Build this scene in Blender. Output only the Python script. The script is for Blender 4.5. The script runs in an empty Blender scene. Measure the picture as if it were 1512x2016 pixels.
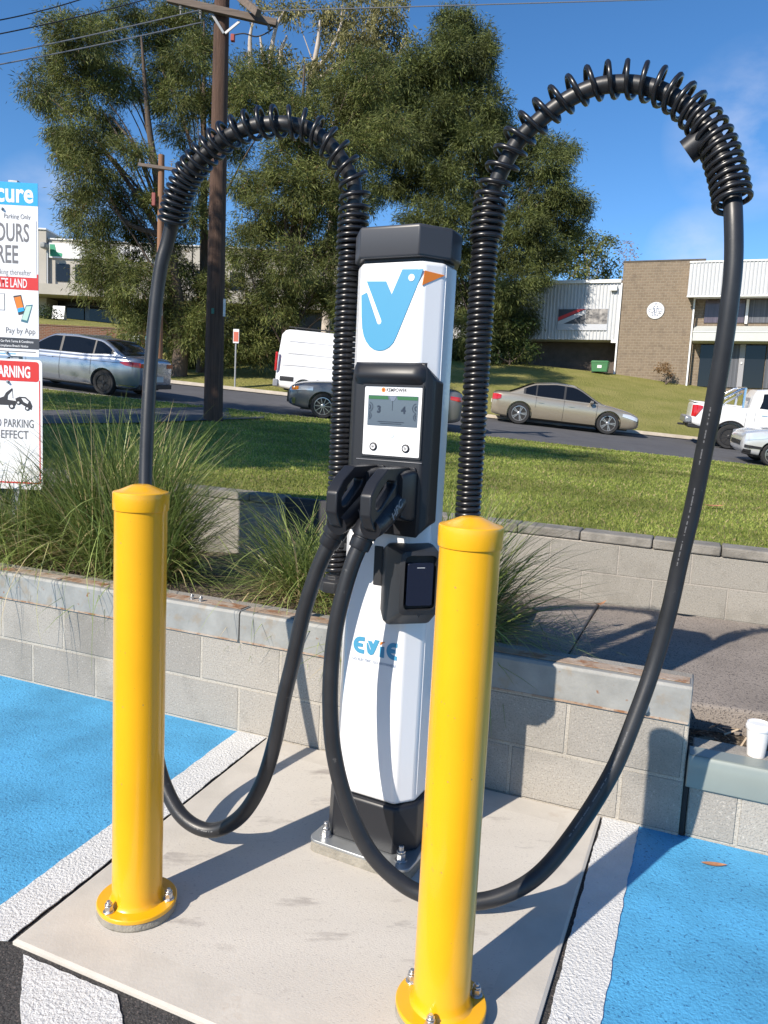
import bpy, bmesh, math, random
import numpy as np
from mathutils import Vector, Matrix
random.seed(7); RNG = np.random.default_rng(11)
SC = bpy.context.scene; COL = SC.collection
R = math.radians

# ---------------------------------------------------------------- camera, sky, sun, exposure
EYE = 1.40
_vp = Vector((158.0 - 756.0, 13100.0 - 1008.0, 1515.0)).normalized()      # "down" seen by the camera
_up = -_vp
_f = Vector((0, 0, 1)); _fh = (_f - _up * _f.dot(_up)).normalized(); _rt = _fh.cross(_up)
if _rt.x < 0: _rt = -_rt
cam = bpy.data.cameras.new('camera'); camo = bpy.data.objects.new('camera', cam); COL.objects.link(camo)
cx = Vector((_rt.x, _fh.x, _up.x)); cy = -Vector((_rt.y, _fh.y, _up.y)); cz = -Vector((_rt.z, _fh.z, _up.z))
m = Matrix(((cx.x, cy.x, cz.x, 0), (cx.y, cy.y, cz.y, 0), (cx.z, cy.z, cz.z, EYE), (0, 0, 0, 1)))
camo.matrix_world = m
cam.sensor_fit = 'VERTICAL'; cam.sensor_height = 36.0; cam.lens = 36.0 * 1515.0 / 2016.0
cam.clip_start = 0.05; cam.clip_end = 3000
SC.camera = camo

SUN_DIR = Vector((0.566, 0.600, -0.572)).normalized()                     # direction the light travels
sun_el = math.asin(-SUN_DIR.z); sun_az = math.atan2(-SUN_DIR.x, -SUN_DIR.y)
W = bpy.data.worlds.new('World'); SC.world = W; W.use_nodes = True
nt = W.node_tree; nt.nodes.clear()
wo = nt.nodes.new('ShaderNodeOutputWorld'); bg = nt.nodes.new('ShaderNodeBackground')
sky = nt.nodes.new('ShaderNodeTexSky'); sky.sky_type = 'NISHITA'; sky.sun_disc = False
sky.sun_elevation = sun_el; sky.sun_rotation = sun_az
sky.altitude = 2500; sky.air_density = 1.0; sky.dust_density = 0.0; sky.ozone_density = 2.5
bg.inputs['Strength'].default_value = 0.124
# faint wisps of cloud in the sky itself
tcw = nt.nodes.new('ShaderNodeTexCoord'); mpw = nt.nodes.new('ShaderNodeMapping')
mpw.inputs['Scale'].default_value = (5.0, 5.0, 9.0); mpw.inputs['Location'].default_value = (0.62, 0.2, 0.35)
nz = nt.nodes.new('ShaderNodeTexNoise'); nz.inputs['Scale'].default_value = 1.3; nz.inputs['Detail'].default_value = 7; nz.inputs['Roughness'].default_value = 0.55
rp = nt.nodes.new('ShaderNodeValToRGB'); rp.color_ramp.elements[0].position = 0.40; rp.color_ramp.elements[1].position = 0.66
mixc = nt.nodes.new('ShaderNodeMixRGB'); mixc.inputs['Color2'].default_value = (5.2, 5.3, 5.8, 1)
mul = nt.nodes.new('ShaderNodeMath'); mul.operation = 'MULTIPLY'; mul.inputs[1].default_value = 0.42
nt.links.new(tcw.outputs['Generated'], mpw.inputs[0]); nt.links.new(mpw.outputs[0], nz.inputs['Vector'])
nt.links.new(nz.outputs['Fac'], rp.inputs[0]); dts = []
for dv, c0, c1 in (((0.375, 0.870, 0.322), 0.9955, 0.9997), ((-0.386, 0.901, 0.197), 0.9968, 0.9997), ((0.338, 0.919, 0.202), 0.9985, 0.9999)):
    dp = nt.nodes.new('ShaderNodeVectorMath'); dp.operation = 'DOT_PRODUCT'; nt.links.new(tcw.outputs['Generated'], dp.inputs[0]); dp.inputs[1].default_value = Vector(dv).normalized()
    mr_ = nt.nodes.new('ShaderNodeMapRange'); mr_.inputs['From Min'].default_value = c0; mr_.inputs['From Max'].default_value = c1; nt.links.new(dp.outputs['Value'], mr_.inputs[0]); dts.append(mr_.outputs[0])
ad1 = nt.nodes.new('ShaderNodeMath'); nt.links.new(dts[0], ad1.inputs[0]); nt.links.new(dts[1], ad1.inputs[1])
ad2 = nt.nodes.new('ShaderNodeMath'); nt.links.new(ad1.outputs[0], ad2.inputs[0]); nt.links.new(dts[2], ad2.inputs[1])
mk = nt.nodes.new('ShaderNodeMath'); mk.operation = 'MULTIPLY'; nt.links.new(ad2.outputs[0], mk.inputs[0]); nt.links.new(rp.outputs[0], mk.inputs[1])
nt.links.new(mk.outputs[0], mul.inputs[0]); nt.links.new(mul.outputs[0], mixc.inputs['Fac'])
nt.links.new(sky.outputs[0], mixc.inputs['Color1']); hs = nt.nodes.new('ShaderNodeHueSaturation'); hs.inputs['Saturation'].default_value = 1.22
nt.links.new(mixc.outputs[0], hs.inputs['Color']); nt.links.new(hs.outputs[0], bg.inputs[0]); nt.links.new(bg.outputs[0], wo.inputs[0])

sl = bpy.data.lights.new('sun', 'SUN'); sl.energy = 4.6; sl.angle = R(0.53); sl.color = (1.0, 0.91, 0.79)
slo = bpy.data.objects.new('sun', sl); COL.objects.link(slo)
slo.rotation_euler = SUN_DIR.to_track_quat('-Z', 'Y').to_euler(); slo.location = (-20, -20, 30)
SC.view_settings.view_transform = 'Standard'; SC.view_settings.look = 'None'
SC.view_settings.exposure = 0.58; SC.view_settings.gamma = 1.0; SC.view_settings.use_curve_mapping = False

# ---------------------------------------------------------------- materials
def mat(name, col, rough=0.6, metal=0.0, var=0.0, vscale=6.0, bump=0.0, bscale=60.0, col2=None, spec=0.5, coat=0.0,
        stains=None, detail=6, emit=None, trans=0.0, speck=None, bdist=0.01, stretch=None):
    m = bpy.data.materials.new(name); m.use_nodes = True
    n = m.node_tree.nodes; l = m.node_tree.links; b = n['Principled BSDF']
    b.inputs['Roughness'].default_value = rough; b.inputs['Metallic'].default_value = metal
    b.inputs['Specular IOR Level'].default_value = spec; b.inputs['Coat Weight'].default_value = coat
    b.inputs['Coat Roughness'].default_value = 0.08
    tc = n.new('ShaderNodeTexCoord'); vec = tc.outputs['Object']
    if stretch:
        mp = n.new('ShaderNodeMapping'); mp.inputs['Scale'].default_value = stretch; l.new(vec, mp.inputs[0]); vec = mp.outputs[0]
    def noise(s, d=detail, r=0.6):
        t = n.new('ShaderNodeTexNoise'); t.inputs['Scale'].default_value = s; t.inputs['Detail'].default_value = d
        t.inputs['Roughness'].default_value = r; l.new(vec, t.inputs['Vector']); return t.outputs['Fac']
    def ramp(src, a, bb, c0, c1):
        r = n.new('ShaderNodeValToRGB'); r.color_ramp.elements[0].position = a; r.color_ramp.elements[1].position = bb
        r.color_ramp.elements[0].color = c0; r.color_ramp.elements[1].color = c1; l.new(src, r.inputs[0]); return r.outputs[0]
    def mixn(f, a, c):
        x = n.new('ShaderNodeMixRGB')
        for i, v in (('Fac', f), ('Color1', a), ('Color2', c)):
            if hasattr(v, 'links'): l.new(v, x.inputs[i])
            elif i == 'Fac': x.inputs[i].default_value = v
            else: x.inputs[i].default_value = (*v[:3], 1)
        return x.outputs[0]
    out = None
    if var or col2:
        c2 = col2 if col2 else tuple(min(1, c * (1 + var)) for c in col); c1 = col if col2 else tuple(c * (1 - var) for c in col)
        out = ramp(noise(vscale), 0.32, 0.68, (*c1, 1), (*c2, 1))
    if speck:                                   # (scale, lo, hi, colour)
        f = ramp(noise(speck[0], 2, 0.5), speck[1], speck[2], (0, 0, 0, 1), (1, 1, 1, 1))
        out = mixn(f, out if out else col, speck[3])
    if stains:                                  # (scale, lo, hi, colour)
        f = ramp(noise(stains[0], 5, 0.65), stains[1], stains[2], (0, 0, 0, 1), (1, 1, 1, 1))
        out = mixn(f, out if out else col, stains[3])
    if out: l.new(out, b.inputs['Base Color'])
    else: b.inputs['Base Color'].default_value = (*col, 1)
    if bump:
        bp = n.new('ShaderNodeBump'); bp.inputs['Strength'].default_value = bump; bp.inputs['Distance'].default_value = bdist
        l.new(noise(bscale, 4, 0.6), bp.inputs['Height']); l.new(bp.outputs[0], b.inputs['Normal'])
    if emit:
        b.inputs['Emission Color'].default_value = (*emit[0], 1); b.inputs['Emission Strength'].default_value = emit[1]
    if trans: b.inputs['Transmission Weight'].default_value = trans
    return m

def block_mat(name, c1, c2, mortar, bw=0.40, bh=0.20, msize=0.006, scale=1.0, spk=True, bias=0.0, stain=(0.16, 0.15, 0.13), off=(0, 0, 0), bumpd=0.0055):
    """Coursed blockwork; object x runs along the wall, z is up."""
    m = bpy.data.materials.new(name); m.use_nodes = True
    n = m.node_tree.nodes; l = m.node_tree.links; b = n['Principled BSDF']; b.inputs['Roughness'].default_value = 0.9; b.inputs['Specular IOR Level'].default_value = 0.25
    tc = n.new('ShaderNodeTexCoord'); sx = n.new('ShaderNodeSeparateXYZ'); l.new(tc.outputs['Object'], sx.inputs[0])
    ad = n.new('ShaderNodeMath'); ad.operation = 'ADD'; l.new(sx.outputs['X'], ad.inputs[0]); l.new(sx.outputs['Y'], ad.inputs[1])
    cb = n.new('ShaderNodeCombineXYZ'); l.new(ad.outputs[0], cb.inputs['X']); l.new(sx.outputs['Z'], cb.inputs['Y'])
    mp = n.new('ShaderNodeMapping'); mp.inputs['Location'].default_value = off; l.new(cb.outputs[0], mp.inputs[0])
    br = n.new('ShaderNodeTexBrick'); l.new(mp.outputs[0], br.inputs['Vector'])
    br.inputs['Color1'].default_value = (*c1, 1); br.inputs['Color2'].default_value = (*c2, 1); br.inputs['Mortar'].default_value = (*mortar, 1)
    br.inputs['Scale'].default_value = scale; br.inputs['Mortar Size'].default_value = msize; br.inputs['Mortar Smooth'].default_value = 0.3
    br.inputs['Brick Width'].default_value = bw; br.inputs['Row Height'].default_value = bh; br.inputs['Bias'].default_value = bias
    col = br.outputs['Color']
    def noise(s, d, r):
        t = n.new('ShaderNodeTexNoise'); t.inputs['Scale'].default_value = s; t.inputs['Detail'].default_value = d; t.inputs['Roughness'].default_value = r
        l.new(tc.outputs['Object'], t.inputs['Vector']); return t.outputs['Fac']
    def lay(f, lo, hi, c, amt=1.0):
        nonlocal col
        r = n.new('ShaderNodeValToRGB'); r.color_ramp.elements[0].position = lo; r.color_ramp.elements[1].position = hi
        r.color_ramp.elements[1].color = (amt, amt, amt, 1); l.new(f, r.inputs[0])
        x = n.new('ShaderNodeMixRGB'); l.new(r.outputs[0], x.inputs['Fac']); l.new(col, x.inputs['Color1']); x.inputs['Color2'].default_value = (*c, 1); col = x.outputs[0]
    if spk:
        lay(noise(170, 2, 0.6), 0.55, 0.64, tuple(v * 0.42 for v in c1), 0.6)
        lay(noise(120, 2, 0.6), 0.60, 0.70, tuple(min(1, v * 1.5) for v in c1), 0.6)
    lay(noise(2.3, 6, 0.65), 0.50, 0.74, stain, 0.62); lay(noise(9.0, 5, 0.7), 0.58, 0.74, stain, 0.35)
    l.new(col, b.inputs['Base Color'])
    bp = n.new('ShaderNodeBump'); bp.inputs['Strength'].default_value = 0.9; bp.inputs['Distance'].default_value = bumpd
    iv = n.new('ShaderNodeMath'); iv.operation = 'MULTIPLY_ADD'; iv.inputs[1].default_value = -1.0; iv.inputs[2].default_value = 0.0
    l.new(br.outputs['Fac'], iv.inputs[0])
    a2 = n.new('ShaderNodeMath'); a2.operation = 'MULTIPLY_ADD'; a2.inputs[1].default_value = 0.7; l.new(noise(140, 3, 0.6), a2.inputs[0]); l.new(iv.outputs[0], a2.inputs[2])
    l.new(a2.outputs[0], bp.inputs['Height']); l.new(bp.outputs[0], b.inputs['Normal'])
    return m

def foliage_mat(name, dark, light, trans=0.35, rough=0.55, dead=None, deadf=0.93):
    m = bpy.data.materials.new(name); m.use_nodes = True
    n = m.node_tree.nodes; l = m.node_tree.links; b = n['Principled BSDF']; out = n['Material Output']
    b.inputs['Roughness'].default_value = rough; b.inputs['Specular IOR Level'].default_value = 0.3
    g = n.new('ShaderNodeNewGeometry'); r = n.new('ShaderNodeValToRGB'); l.new(g.outputs['Random Per Island'], r.inputs[0])
    r.color_ramp.elements[0].color = (*dark, 1); r.color_ramp.elements[1].color = (*light, 1)
    if dead:
        e = r.color_ramp.elements.new(deadf); e.color = (*light, 1); r.color_ramp.elements[-1].position = min(1.0, deadf + 0.015); r.color_ramp.elements[-1].color = (*dead, 1)
    tc = n.new('ShaderNodeTexCoord'); t = n.new('ShaderNodeTexNoise'); t.inputs['Scale'].default_value = 0.8; l.new(tc.outputs['Object'], t.inputs['Vector'])
    mr = n.new('ShaderNodeMapRange'); mr.inputs['From Min'].default_value = 0.3; mr.inputs['From Max'].default_value = 0.7
    mr.inputs['To Min'].default_value = 0.58; mr.inputs['To Max'].default_value = 1.45; l.new(t.outputs['Fac'], mr.inputs[0])
    x = n.new('ShaderNodeMixRGB'); x.blend_type = 'MULTIPLY'; x.inputs['Fac'].default_value = 1; l.new(r.outputs[0], x.inputs['Color1']); l.new(mr.outputs[0], x.inputs['Color2'])
    l.new(x.outputs[0], b.inputs['Base Color'])
    tr = n.new('ShaderNodeBsdfTranslucent'); l.new(x.outputs[0], tr.inputs['Color'])
    ms = n.new('ShaderNodeMixShader'); ms.inputs[0].default_value = trans; l.new(b.outputs[0], ms.inputs[1]); l.new(tr.outputs[0], ms.inputs[2]); l.new(ms.outputs[0], out.inputs[0])
    return m

# ---------------------------------------------------------------- mesh helpers
class MB:
    def __init__(s): s.v = []; s.f = []; s.mi = []; s.cur = 0
    def add(s, vs, fs):
        o = len(s.v); s.v += [tuple(p) for p in vs]
        for f in fs: s.f.append(tuple(i + o for i in f)); s.mi.append(s.cur)
    def box(s, x0, x1, y0, y1, z0, z1, M=None):
        vs = [Vector((x, y, z)) for z in (z0, z1) for y in (y0, y1) for x in (x0, x1)]
        if M: vs = [M @ p for p in vs]
        s.add(vs, [(0, 2, 3, 1), (4, 5, 7, 6), (0, 1, 5, 4), (2, 6, 7, 3), (0, 4, 6, 2), (1, 3, 7, 5)])
    def prism(s, poly, fn0, fn1):
        """poly: list of 2-tuples; fn0/fn1 map (a,b)->xyz for the two ends"""
        n = len(poly); vs = [fn0(*p) for p in poly] + [fn1(*p) for p in poly]
        fs = [tuple(range(n - 1, -1, -1)), tuple(range(n, 2 * n))] + [(i, (i + 1) % n, n + (i + 1) % n, n + i) for i in range(n)]
        s.add(vs, fs)
    def loft(s, rings, closed=True, cap=True):
        n = len(rings[0]); vs = [p for r in rings for p in r]; fs = []
        for k in range(len(rings) - 1):
            for i in range(n if closed else n - 1):
                j = (i + 1) % n; fs.append((k * n + i, k * n + j, (k + 1) * n + j, (k + 1) * n + i))
        if cap and closed: fs.append(tuple(range(n - 1, -1, -1))); fs.append(tuple(range((len(rings) - 1) * n, len(rings) * n)))
        s.add(vs, fs)
    def tube(s, path, rad, n=10, cap=True):
        P = [Vector(p) for p in path]; rings = []; N = None
        for i, p in enumerate(P):
            t = (P[min(i + 1, len(P) - 1)] - P[max(i - 1, 0)]).normalized()
            if N is None:
                N = t.orthogonal().normalized()
            else:
                N = (N - t * N.dot(t)).normalized()
            B = t.cross(N); r = rad[i] if hasattr(rad, '__len__') else rad
            rings.append([p + N * (r * math.cos(2 * math.pi * k / n)) + B * (r * math.sin(2 * math.pi * k / n)) for k in range(n)])
        s.loft(rings, True, cap)
    def lathe(s, prof, n=32, c=(0, 0, 0), M=None):
        rings = [[Vector((c[0] + r * math.cos(2 * math.pi * k / n), c[1] + r * math.sin(2 * math.pi * k / n), c[2] + z)) for k in range(n)] for r, z in prof]
        if M: rings = [[M @ p for p in r] for r in rings]
        s.loft(rings)
    def sheet(s, pts, z=None):
        vs = [(p[0], p[1], p[2] if z is None else z) for p in pts]; s.add(vs, [tuple(range(len(vs)))])
    def build(s, name, mats, parent=None, smooth=False, loc=None, bevel=0, bseg=2, sub=0, ang=35, world=False, rotz=None):
        me = bpy.data.meshes.new(name); me.from_pydata(s.v, [], s.f); me.update()
        if not isinstance(mats, (list, tuple)): mats = [mats]
        for m_ in mats: me.materials.append(m_)
        if len(mats) > 1: me.polygons.foreach_set('material_index', s.mi)
        bm = bmesh.new(); bm.from_mesh(me); bmesh.ops.recalc_face_normals(bm, faces=bm.faces); bm.to_mesh(me); bm.free()
        o = bpy.data.objects.new(name, me); COL.objects.link(o)
        if bevel:
            md = o.modifiers.new('b', 'BEVEL'); md.width = bevel; md.segments = bseg; md.limit_method = 'ANGLE'; md.angle_limit = R(30); md.harden_normals = False
        if sub:
            md = o.modifiers.new('s', 'SUBSURF'); md.levels = sub; md.render_levels = sub
        if smooth or bevel or sub: shade(me, ang)
        if parent: o.parent = parent
        if loc is not None: o.location = loc
        if world and parent: o.location = -parent.location
        if rotz is not None: o.rotation_euler.z = rotz
        return o
def shade(me, ang=35):
    me.polygons.foreach_set('use_smooth', [True] * len(me.polygons))
    try: me.set_sharp_from_angle(angle=R(ang))
    except Exception: pass
    me.update()
def bake(o, ang=35):
    """apply modifiers through the depsgraph"""
    dg = bpy.context.evaluated_depsgraph_get(); dg.update()
    me = bpy.data.meshes.new_from_object(o.evaluated_get(dg)); o.modifiers.clear(); o.data = me; shade(me, ang); return o
def npmesh(name, V, F, m_, parent=None, loc=None, smooth=False):
    me = bpy.data.meshes.new(name); V = np.asarray(V, np.float32); F = np.asarray(F, np.int32); k = F.shape[1]
    me.vertices.add(len(V)); me.vertices.foreach_set('co', V.ravel()); me.loops.add(F.size); me.loops.foreach_set('vertex_index', F.ravel())
    me.polygons.add(len(F)); me.polygons.foreach_set('loop_start', np.arange(0, F.size, k, dtype=np.int32)); me.polygons.foreach_set('loop_total', np.full(len(F), k, np.int32))
    me.update(calc_edges=True); me.validate(); me.materials.append(m_)
    if smooth: me.polygons.foreach_set('use_smooth', [True] * len(F))
    o = bpy.data.objects.new(name, me); COL.objects.link(o)
    if parent: o.parent = parent
    if loc is not None: o.location = loc
    return o
def tag(o, label=None, cat=None, group=None, kind=None):
    if label: o['label'] = label
    if cat: o['category'] = cat
    if group: o['group'] = group
    if kind: o['kind'] = kind
    return o
def thing(name, label, cat, loc=(0, 0, 0), rotz=0.0, group=None):
    o = bpy.data.objects.new(name, None); COL.objects.link(o); o.empty_display_size = 0.1
    o.location = loc; o.rotation_euler = (0, 0, rotz); return tag(o, label, cat, group)
def struct(o): o['kind'] = 'structure'; return o
def spline(pts, n=12):
    """Catmull-Rom through 3-D points"""
    P = [Vector(p) for p in pts]; P = [P[0] * 2 - P[1]] + P + [P[-1] * 2 - P[-2]]; out = []
    for i in range(1, len(P) - 2):
        a, b, c, d = P[i - 1:i + 3]
        for k in range(n):
            t = k / n; out.append(0.5 * ((2 * b) + (c - a) * t + (2 * a - 5 * b + 4 * c - d) * t * t + (3 * b - a - 3 * c + d) * t ** 3))
    out.append(P[-2]); return out
def resample(path, step):
    P = [Vector(p) for p in path]; out = [P[0].copy()]; acc = 0.0
    for a, b in zip(P, P[1:]):
        L = (b - a).length
        if L < 1e-9: continue
        d = step - acc
        while d <= L: out.append(a.lerp(b, d / L)); d += step
        acc = (acc + L) % step if L >= 0 else acc
    return out
def at(x, y, Y):
    """the point that far in front of the photographer which a spot in the photograph shows"""
    d = Vector((x - 756.0, y - 1008.0, 1515.0)); r = Vector((d.dot(_rt), d.dot(_fh), d.dot(_up))); t = Y / r.y
    return Vector((0, 0, EYE)) + r * t
def text(body, size, m_, parent, loc, rot=(math.pi / 2, 0, 0), wx=1.0, bold=0.0, align='LEFT', name='lettering', depth=0.0, M=None, space=1.0):
    c = bpy.data.curves.new('t', 'FONT'); c.body = body; c.size = size; c.offset = bold; c.align_x = align; c.extrude = depth; c.space_character = space; c.resolution_u = 3
    o = bpy.data.objects.new('t', c); COL.objects.link(o)
    dg = bpy.context.evaluated_depsgraph_get(); me = bpy.data.meshes.new_from_object(o.evaluated_get(dg))
    bpy.data.objects.remove(o); me.materials.clear(); me.materials.append(m_)
    q = bpy.data.objects.new(name, me); COL.objects.link(q); me.name = name
    if M is not None: me.transform(M)
    else:
        q.location = loc; q.rotation_euler = rot; q.scale = (wx, 1, 1)
    if parent: q.parent = parent
    return q
def rrect(x0, x1, y0, y1, r, n=5):
    pts = []
    for cx_, cy_, a0 in ((x1 - r, y1 - r, 0), (x0 + r, y1 - r, 90), (x0 + r, y0 + r, 180), (x1 - r, y0 + r, 270)):
        for k in range(n + 1):
            a = R(a0 + 90 * k / n); pts.append((cx_ + r * math.cos(a), cy_ + r * math.sin(a)))
    return pts
def circ(cx_, cy_, r, n=24): return [(cx_ + r * math.cos(2 * math.pi * k / n), cy_ + r * math.sin(2 * math.pi * k / n)) for k in range(n)]
UX, UY = 0.925, -0.381                                 # direction both block walls run in
WALL_O = Vector((-0.285, 3.095, 0.0)); WALL_ROT = math.atan2(UY, UX)
def wl(s, d, z=0.0): return Vector((WALL_O.x + s * UX - d * UY, WALL_O.y + s * UY + d * UX, z))   # along wall, behind its face

# ================================================================ GROUND, PAVING, WALLS
M_asphalt = mat('asphalt', (0.05, 0.048, 0.047), 0.9, var=0.35, vscale=90, bump=1.0, bscale=120, bdist=0.008, speck=(150, 0.60, 0.68, (0.16, 0.13, 0.12)))
M_blue = mat('blue_paint', (0.078, 0.335, 0.585), 0.66, var=0.20, vscale=3, bump=0.8, bscale=105, bdist=0.006, speck=(120, 0.62, 0.70, (0.03, 0.14, 0.30)), spec=0.35, stains=(3.0, 0.60, 0.85, (0.065, 0.29, 0.55)))
M_white_paint = mat('white_road_paint', (0.66, 0.66, 0.65), 0.75, var=0.06, vscale=12, bump=1.0, bscale=110, bdist=0.008, spec=0.3, speck=(55, 0.70, 0.76, (0.30, 0.29, 0.28)))
M_conc = mat('broomed_concrete', (0.565, 0.53, 0.475), 0.9, var=0.06, vscale=2.5, bump=0.6, bscale=420, bdist=0.002, spec=0.25,
             stains=(11.0, 0.59, 0.72, (0.36, 0.33, 0.30)), speck=(260, 0.62, 0.72, (0.40, 0.37, 0.34)), stretch=(0.35, 1.0, 1.0))
M_conc_edge = mat('trowelled_concrete', (0.53, 0.495, 0.44), 0.8, var=0.09, vscale=6, bump=0.25, bscale=120, bdist=0.003, spec=0.3, stains=(5.0, 0.62, 0.78, (0.40, 0.33, 0.26)))
M_earth = mat('earth', (0.16, 0.12, 0.08), 1.0, var=0.3, vscale=3)
M_mulch = mat('mulch', (0.10, 0.075, 0.05), 1.0, var=0.6, vscale=40, bump=1.0, bscale=60, bdist=0.03, speck=(70, 0.56, 0.64, (0.30, 0.24, 0.17)))
M_path = mat('old_concrete_path', (0.275, 0.24, 0.21), 0.95, var=0.15, vscale=3, bump=1.0, bscale=130, bdist=0.006, speck=(130, 0.56, 0.66, (0.10, 0.09, 0.085)), spec=0.2)
M_kerb = mat('kerb_concrete', (0.42, 0.37, 0.30), 0.9, var=0.15, vscale=4, bump=0.4, bscale=90)
M_road = mat('road_asphalt', (0.085, 0.085, 0.09), 0.9, var=0.15, vscale=1.5, bump=0.3, bscale=70)
M_lawn = mat('mown_grass', (0.16, 0.20, 0.042), 1.0, col2=(0.27, 0.27, 0.085), vscale=1.3, bump=1.0, bscale=30, bdist=0.05, spec=0.1, stains=(0.7, 0.60, 0.72, (0.20, 0.165, 0.075)))
M_bank = mat('dry_mown_bank', (0.20, 0.205, 0.055), 1.0, col2=(0.29, 0.265, 0.095), vscale=0.7, bump=1.0, bscale=9, bdist=0.12, spec=0.1)
M_cmu = block_mat('split_blockwork', (0.36, 0.335, 0.298), (0.27, 0.252, 0.226), (0.42, 0.385, 0.33), 0.40, 0.20, 0.008, off=(0.13, 0.0, 0))
M_cmu_old = block_mat('weathered_blockwork', (0.315, 0.295, 0.26), (0.27, 0.255, 0.225), (0.36, 0.33, 0.29), 0.43, 0.195, 0.006, off=(0.2, -0.275, 0), stain=(0.13, 0.12, 0.10))
M_cap = mat('capstone', (0.215, 0.20, 0.175), 0.95, var=0.25, vscale=8, bump=0.6, bscale=80, stains=(3, 0.5, 0.7, (0.10, 0.095, 0.085)))
M_recess_shade = mat('recess_shade', (0.045, 0.045, 0.05), 0.8, var=0.2, vscale=6)  # near-black colour stands in for the shade inside the wall recess

FL = Vector((-0.906, 1.835, 0)); BL = Vector((-0.452, 3.158, 0)); BR = Vector((0.836, 2.628, 0)); FR = Vector((0.286, 1.325, 0))
lp = Vector((-0.946, 0.324, 0))
g = MB(); g.sheet([(-900, -900), (900, -900), (900, 900), (-900, 900)], -0.5); struct(g.build('ground', M_earth))
g = MB(); A = [wl(-14, 0.02), wl(14, 0.02), Vector((26, -30, 0)), Vector((-26, -30, 0))]
g.sheet([(p.x, p.y) for p in A], -0.007); struct(g.build('car_park_asphalt', M_asphalt))
def paint(name, pts, z, m_):
    rr_ = random.Random(len(name) + int(abs(z) * 1e4)); src = [Vector((p[0], p[1], 0)) for p in pts]; pts = []
    for a, b in zip(src, src[1:] + src[:1]):                # slightly ragged paint edges
        n_ = max(1, min(160, int((b - a).length / 0.018))); nn = Vector((-(b - a).y, (b - a).x, 0)).normalized() if (b - a).length > 0 else Vector((0, 0, 0)); w_ = 0.0
        for i in range(n_):
            w_ = 0.7 * w_ + rr_.uniform(-.0022, .0022); pts.append(a.lerp(b, i / n_) + nn * (w_ if i else 0))
    g = MB(); g.add([(p[0], p[1], z) for p in pts] + [(p[0], p[1], z - 0.003) for p in pts],
                    [tuple(range(len(pts)))] + [(i, (i + 1) % len(pts), len(pts) + (i + 1) % len(pts), len(pts) + i) for i in range(len(pts))])
    return struct(g.build(name, m_))
o1 = FL + lp * 0.140; o2 = BL + lp * 0.150; q1 = FL + lp * 0.115; q2 = BL + lp * 0.125; i1 = FL + lp * 0.016; i2 = BL + lp * 0.012
paint('blue_bay', [wl(-9, 0.01), wl((q2 - WALL_O).dot(Vector((UX, UY, 0))), 0.01), q1 + Vector((0, 0.02, 0)), FL + Vector((-6.0, 1.9, 0))], -0.003, M_blue)
paint('white_line', [i1, i2 + Vector((0.01, 0.03, 0)), o2 + Vector((0.01, 0.03, 0)), o1 + Vector((-0.012, -0.02, 0))], 0.001, M_white_paint)
paint('blue_bay', [wl(1.325, 0.01), wl(9, 0.01), Vector((7.5, -1.3, 0)), Vector((0.375, 1.24, 0))], -0.003, M_blue)
paint('white_line', [(0.846, 2.640), (0.968, 2.60), (0.402, 1.26), (0.300, 1.30)], 0.001, M_white_paint)
paint('white_line', [(-0.861, 1.797), (-0.581, 1.680), (-0.10, 0.74), (-0.36, 0.69)], -0.003, M_white_paint)
# slab with a trowelled margin
def inset(t):
    c = [FL, BL, BR, FR]; out = []
    for i in range(4):
        p = c[i]; a = (c[i - 1] - p).normalized(); b = (c[(i + 1) % 4] - p).normalized(); out.append(p + (a + b) * t)
    return out
g = MB(); c0 = [FL, BL, BR, FR]; c1 = inset(0.008); c2 = inset(0.125)
V = [(p.x, p.y, -0.05) for p in c0] + [(p.x, p.y, 0.002) for p in c0] + [(p.x, p.y, 0.0065) for p in c1] + [(p.x, p.y, 0.007) for p in c2]
for a in (0, 4):
    g.cur = 0; g.add([], []);
o_ = len(g.v); g.v += V
for a in (0, 4, 8):
    for i in range(4): g.f.append((a + i, a + (i + 1) % 4, a + 4 + (i + 1) % 4, a + 4 + i)); g.mi.append(0)
g.f.append((12, 13, 14, 15)); g.mi.append(1)
slab = g.build('concrete_slab', [M_conc_edge, M_conc]); struct(slab)

# ---- planter, path behind the low wall
def sm0(t): t = max(0, min(1, t)); return t * t * (3 - 2 * t)
g = MB(); N = 40
def zsoil(s, d): return 0.485 + 0.02 * math.sin(s * 5) * math.cos(d * 4) - 0.06 * max(0, s - 0.2) - 0.20 * sm0((d - 0.5) / 1.6)
V = []; F = []
S_ = [-9 + 9.6 * i / 60 for i in range(61)]; D_ = [0.17 + 2.10 * j / 10 for j in range(11)]
for s_ in S_:
    for d_ in D_: p = wl(s_, d_, zsoil(s_, d_)); V.append(p)
for i in range(60):
    for j in range(10): F.append((i * 11 + j, (i + 1) * 11 + j, (i + 1) * 11 + j + 1, i * 11 + j + 1))
g.add(V, F); struct(g.build('garden_bed', M_mulch, smooth=True))
def slab_sd(name, s0, s1, d0, d1, z0, z1, m_, bev=0.012):
    g = MB(); a = [wl(s0, d0), wl(s1, d0), wl(s1, d1), wl(s0, d1)]
    g.add([(p.x, p.y, z0) for p in a] + [(p.x, p.y, z1) for p in a], [(3, 2, 1, 0), (4, 5, 6, 7), (0, 1, 5, 4), (1, 2, 6, 5), (2, 3, 7, 6), (3, 0, 4, 7)])
    return struct(g.build(name, m_, bevel=bev))
ZP = 0.28
slab_sd('footpath', 0.40, 0.905, 0.188, 2.235, 0.0, ZP, M_path)
g = MB(); a = [wl(0.911, 0.188), wl(1.478, 0.60), wl(6.0, 1.15), wl(6.0, 2.235), wl(0.911, 2.235)]; a.insert(1, wl(1.478, 0.188))
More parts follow.
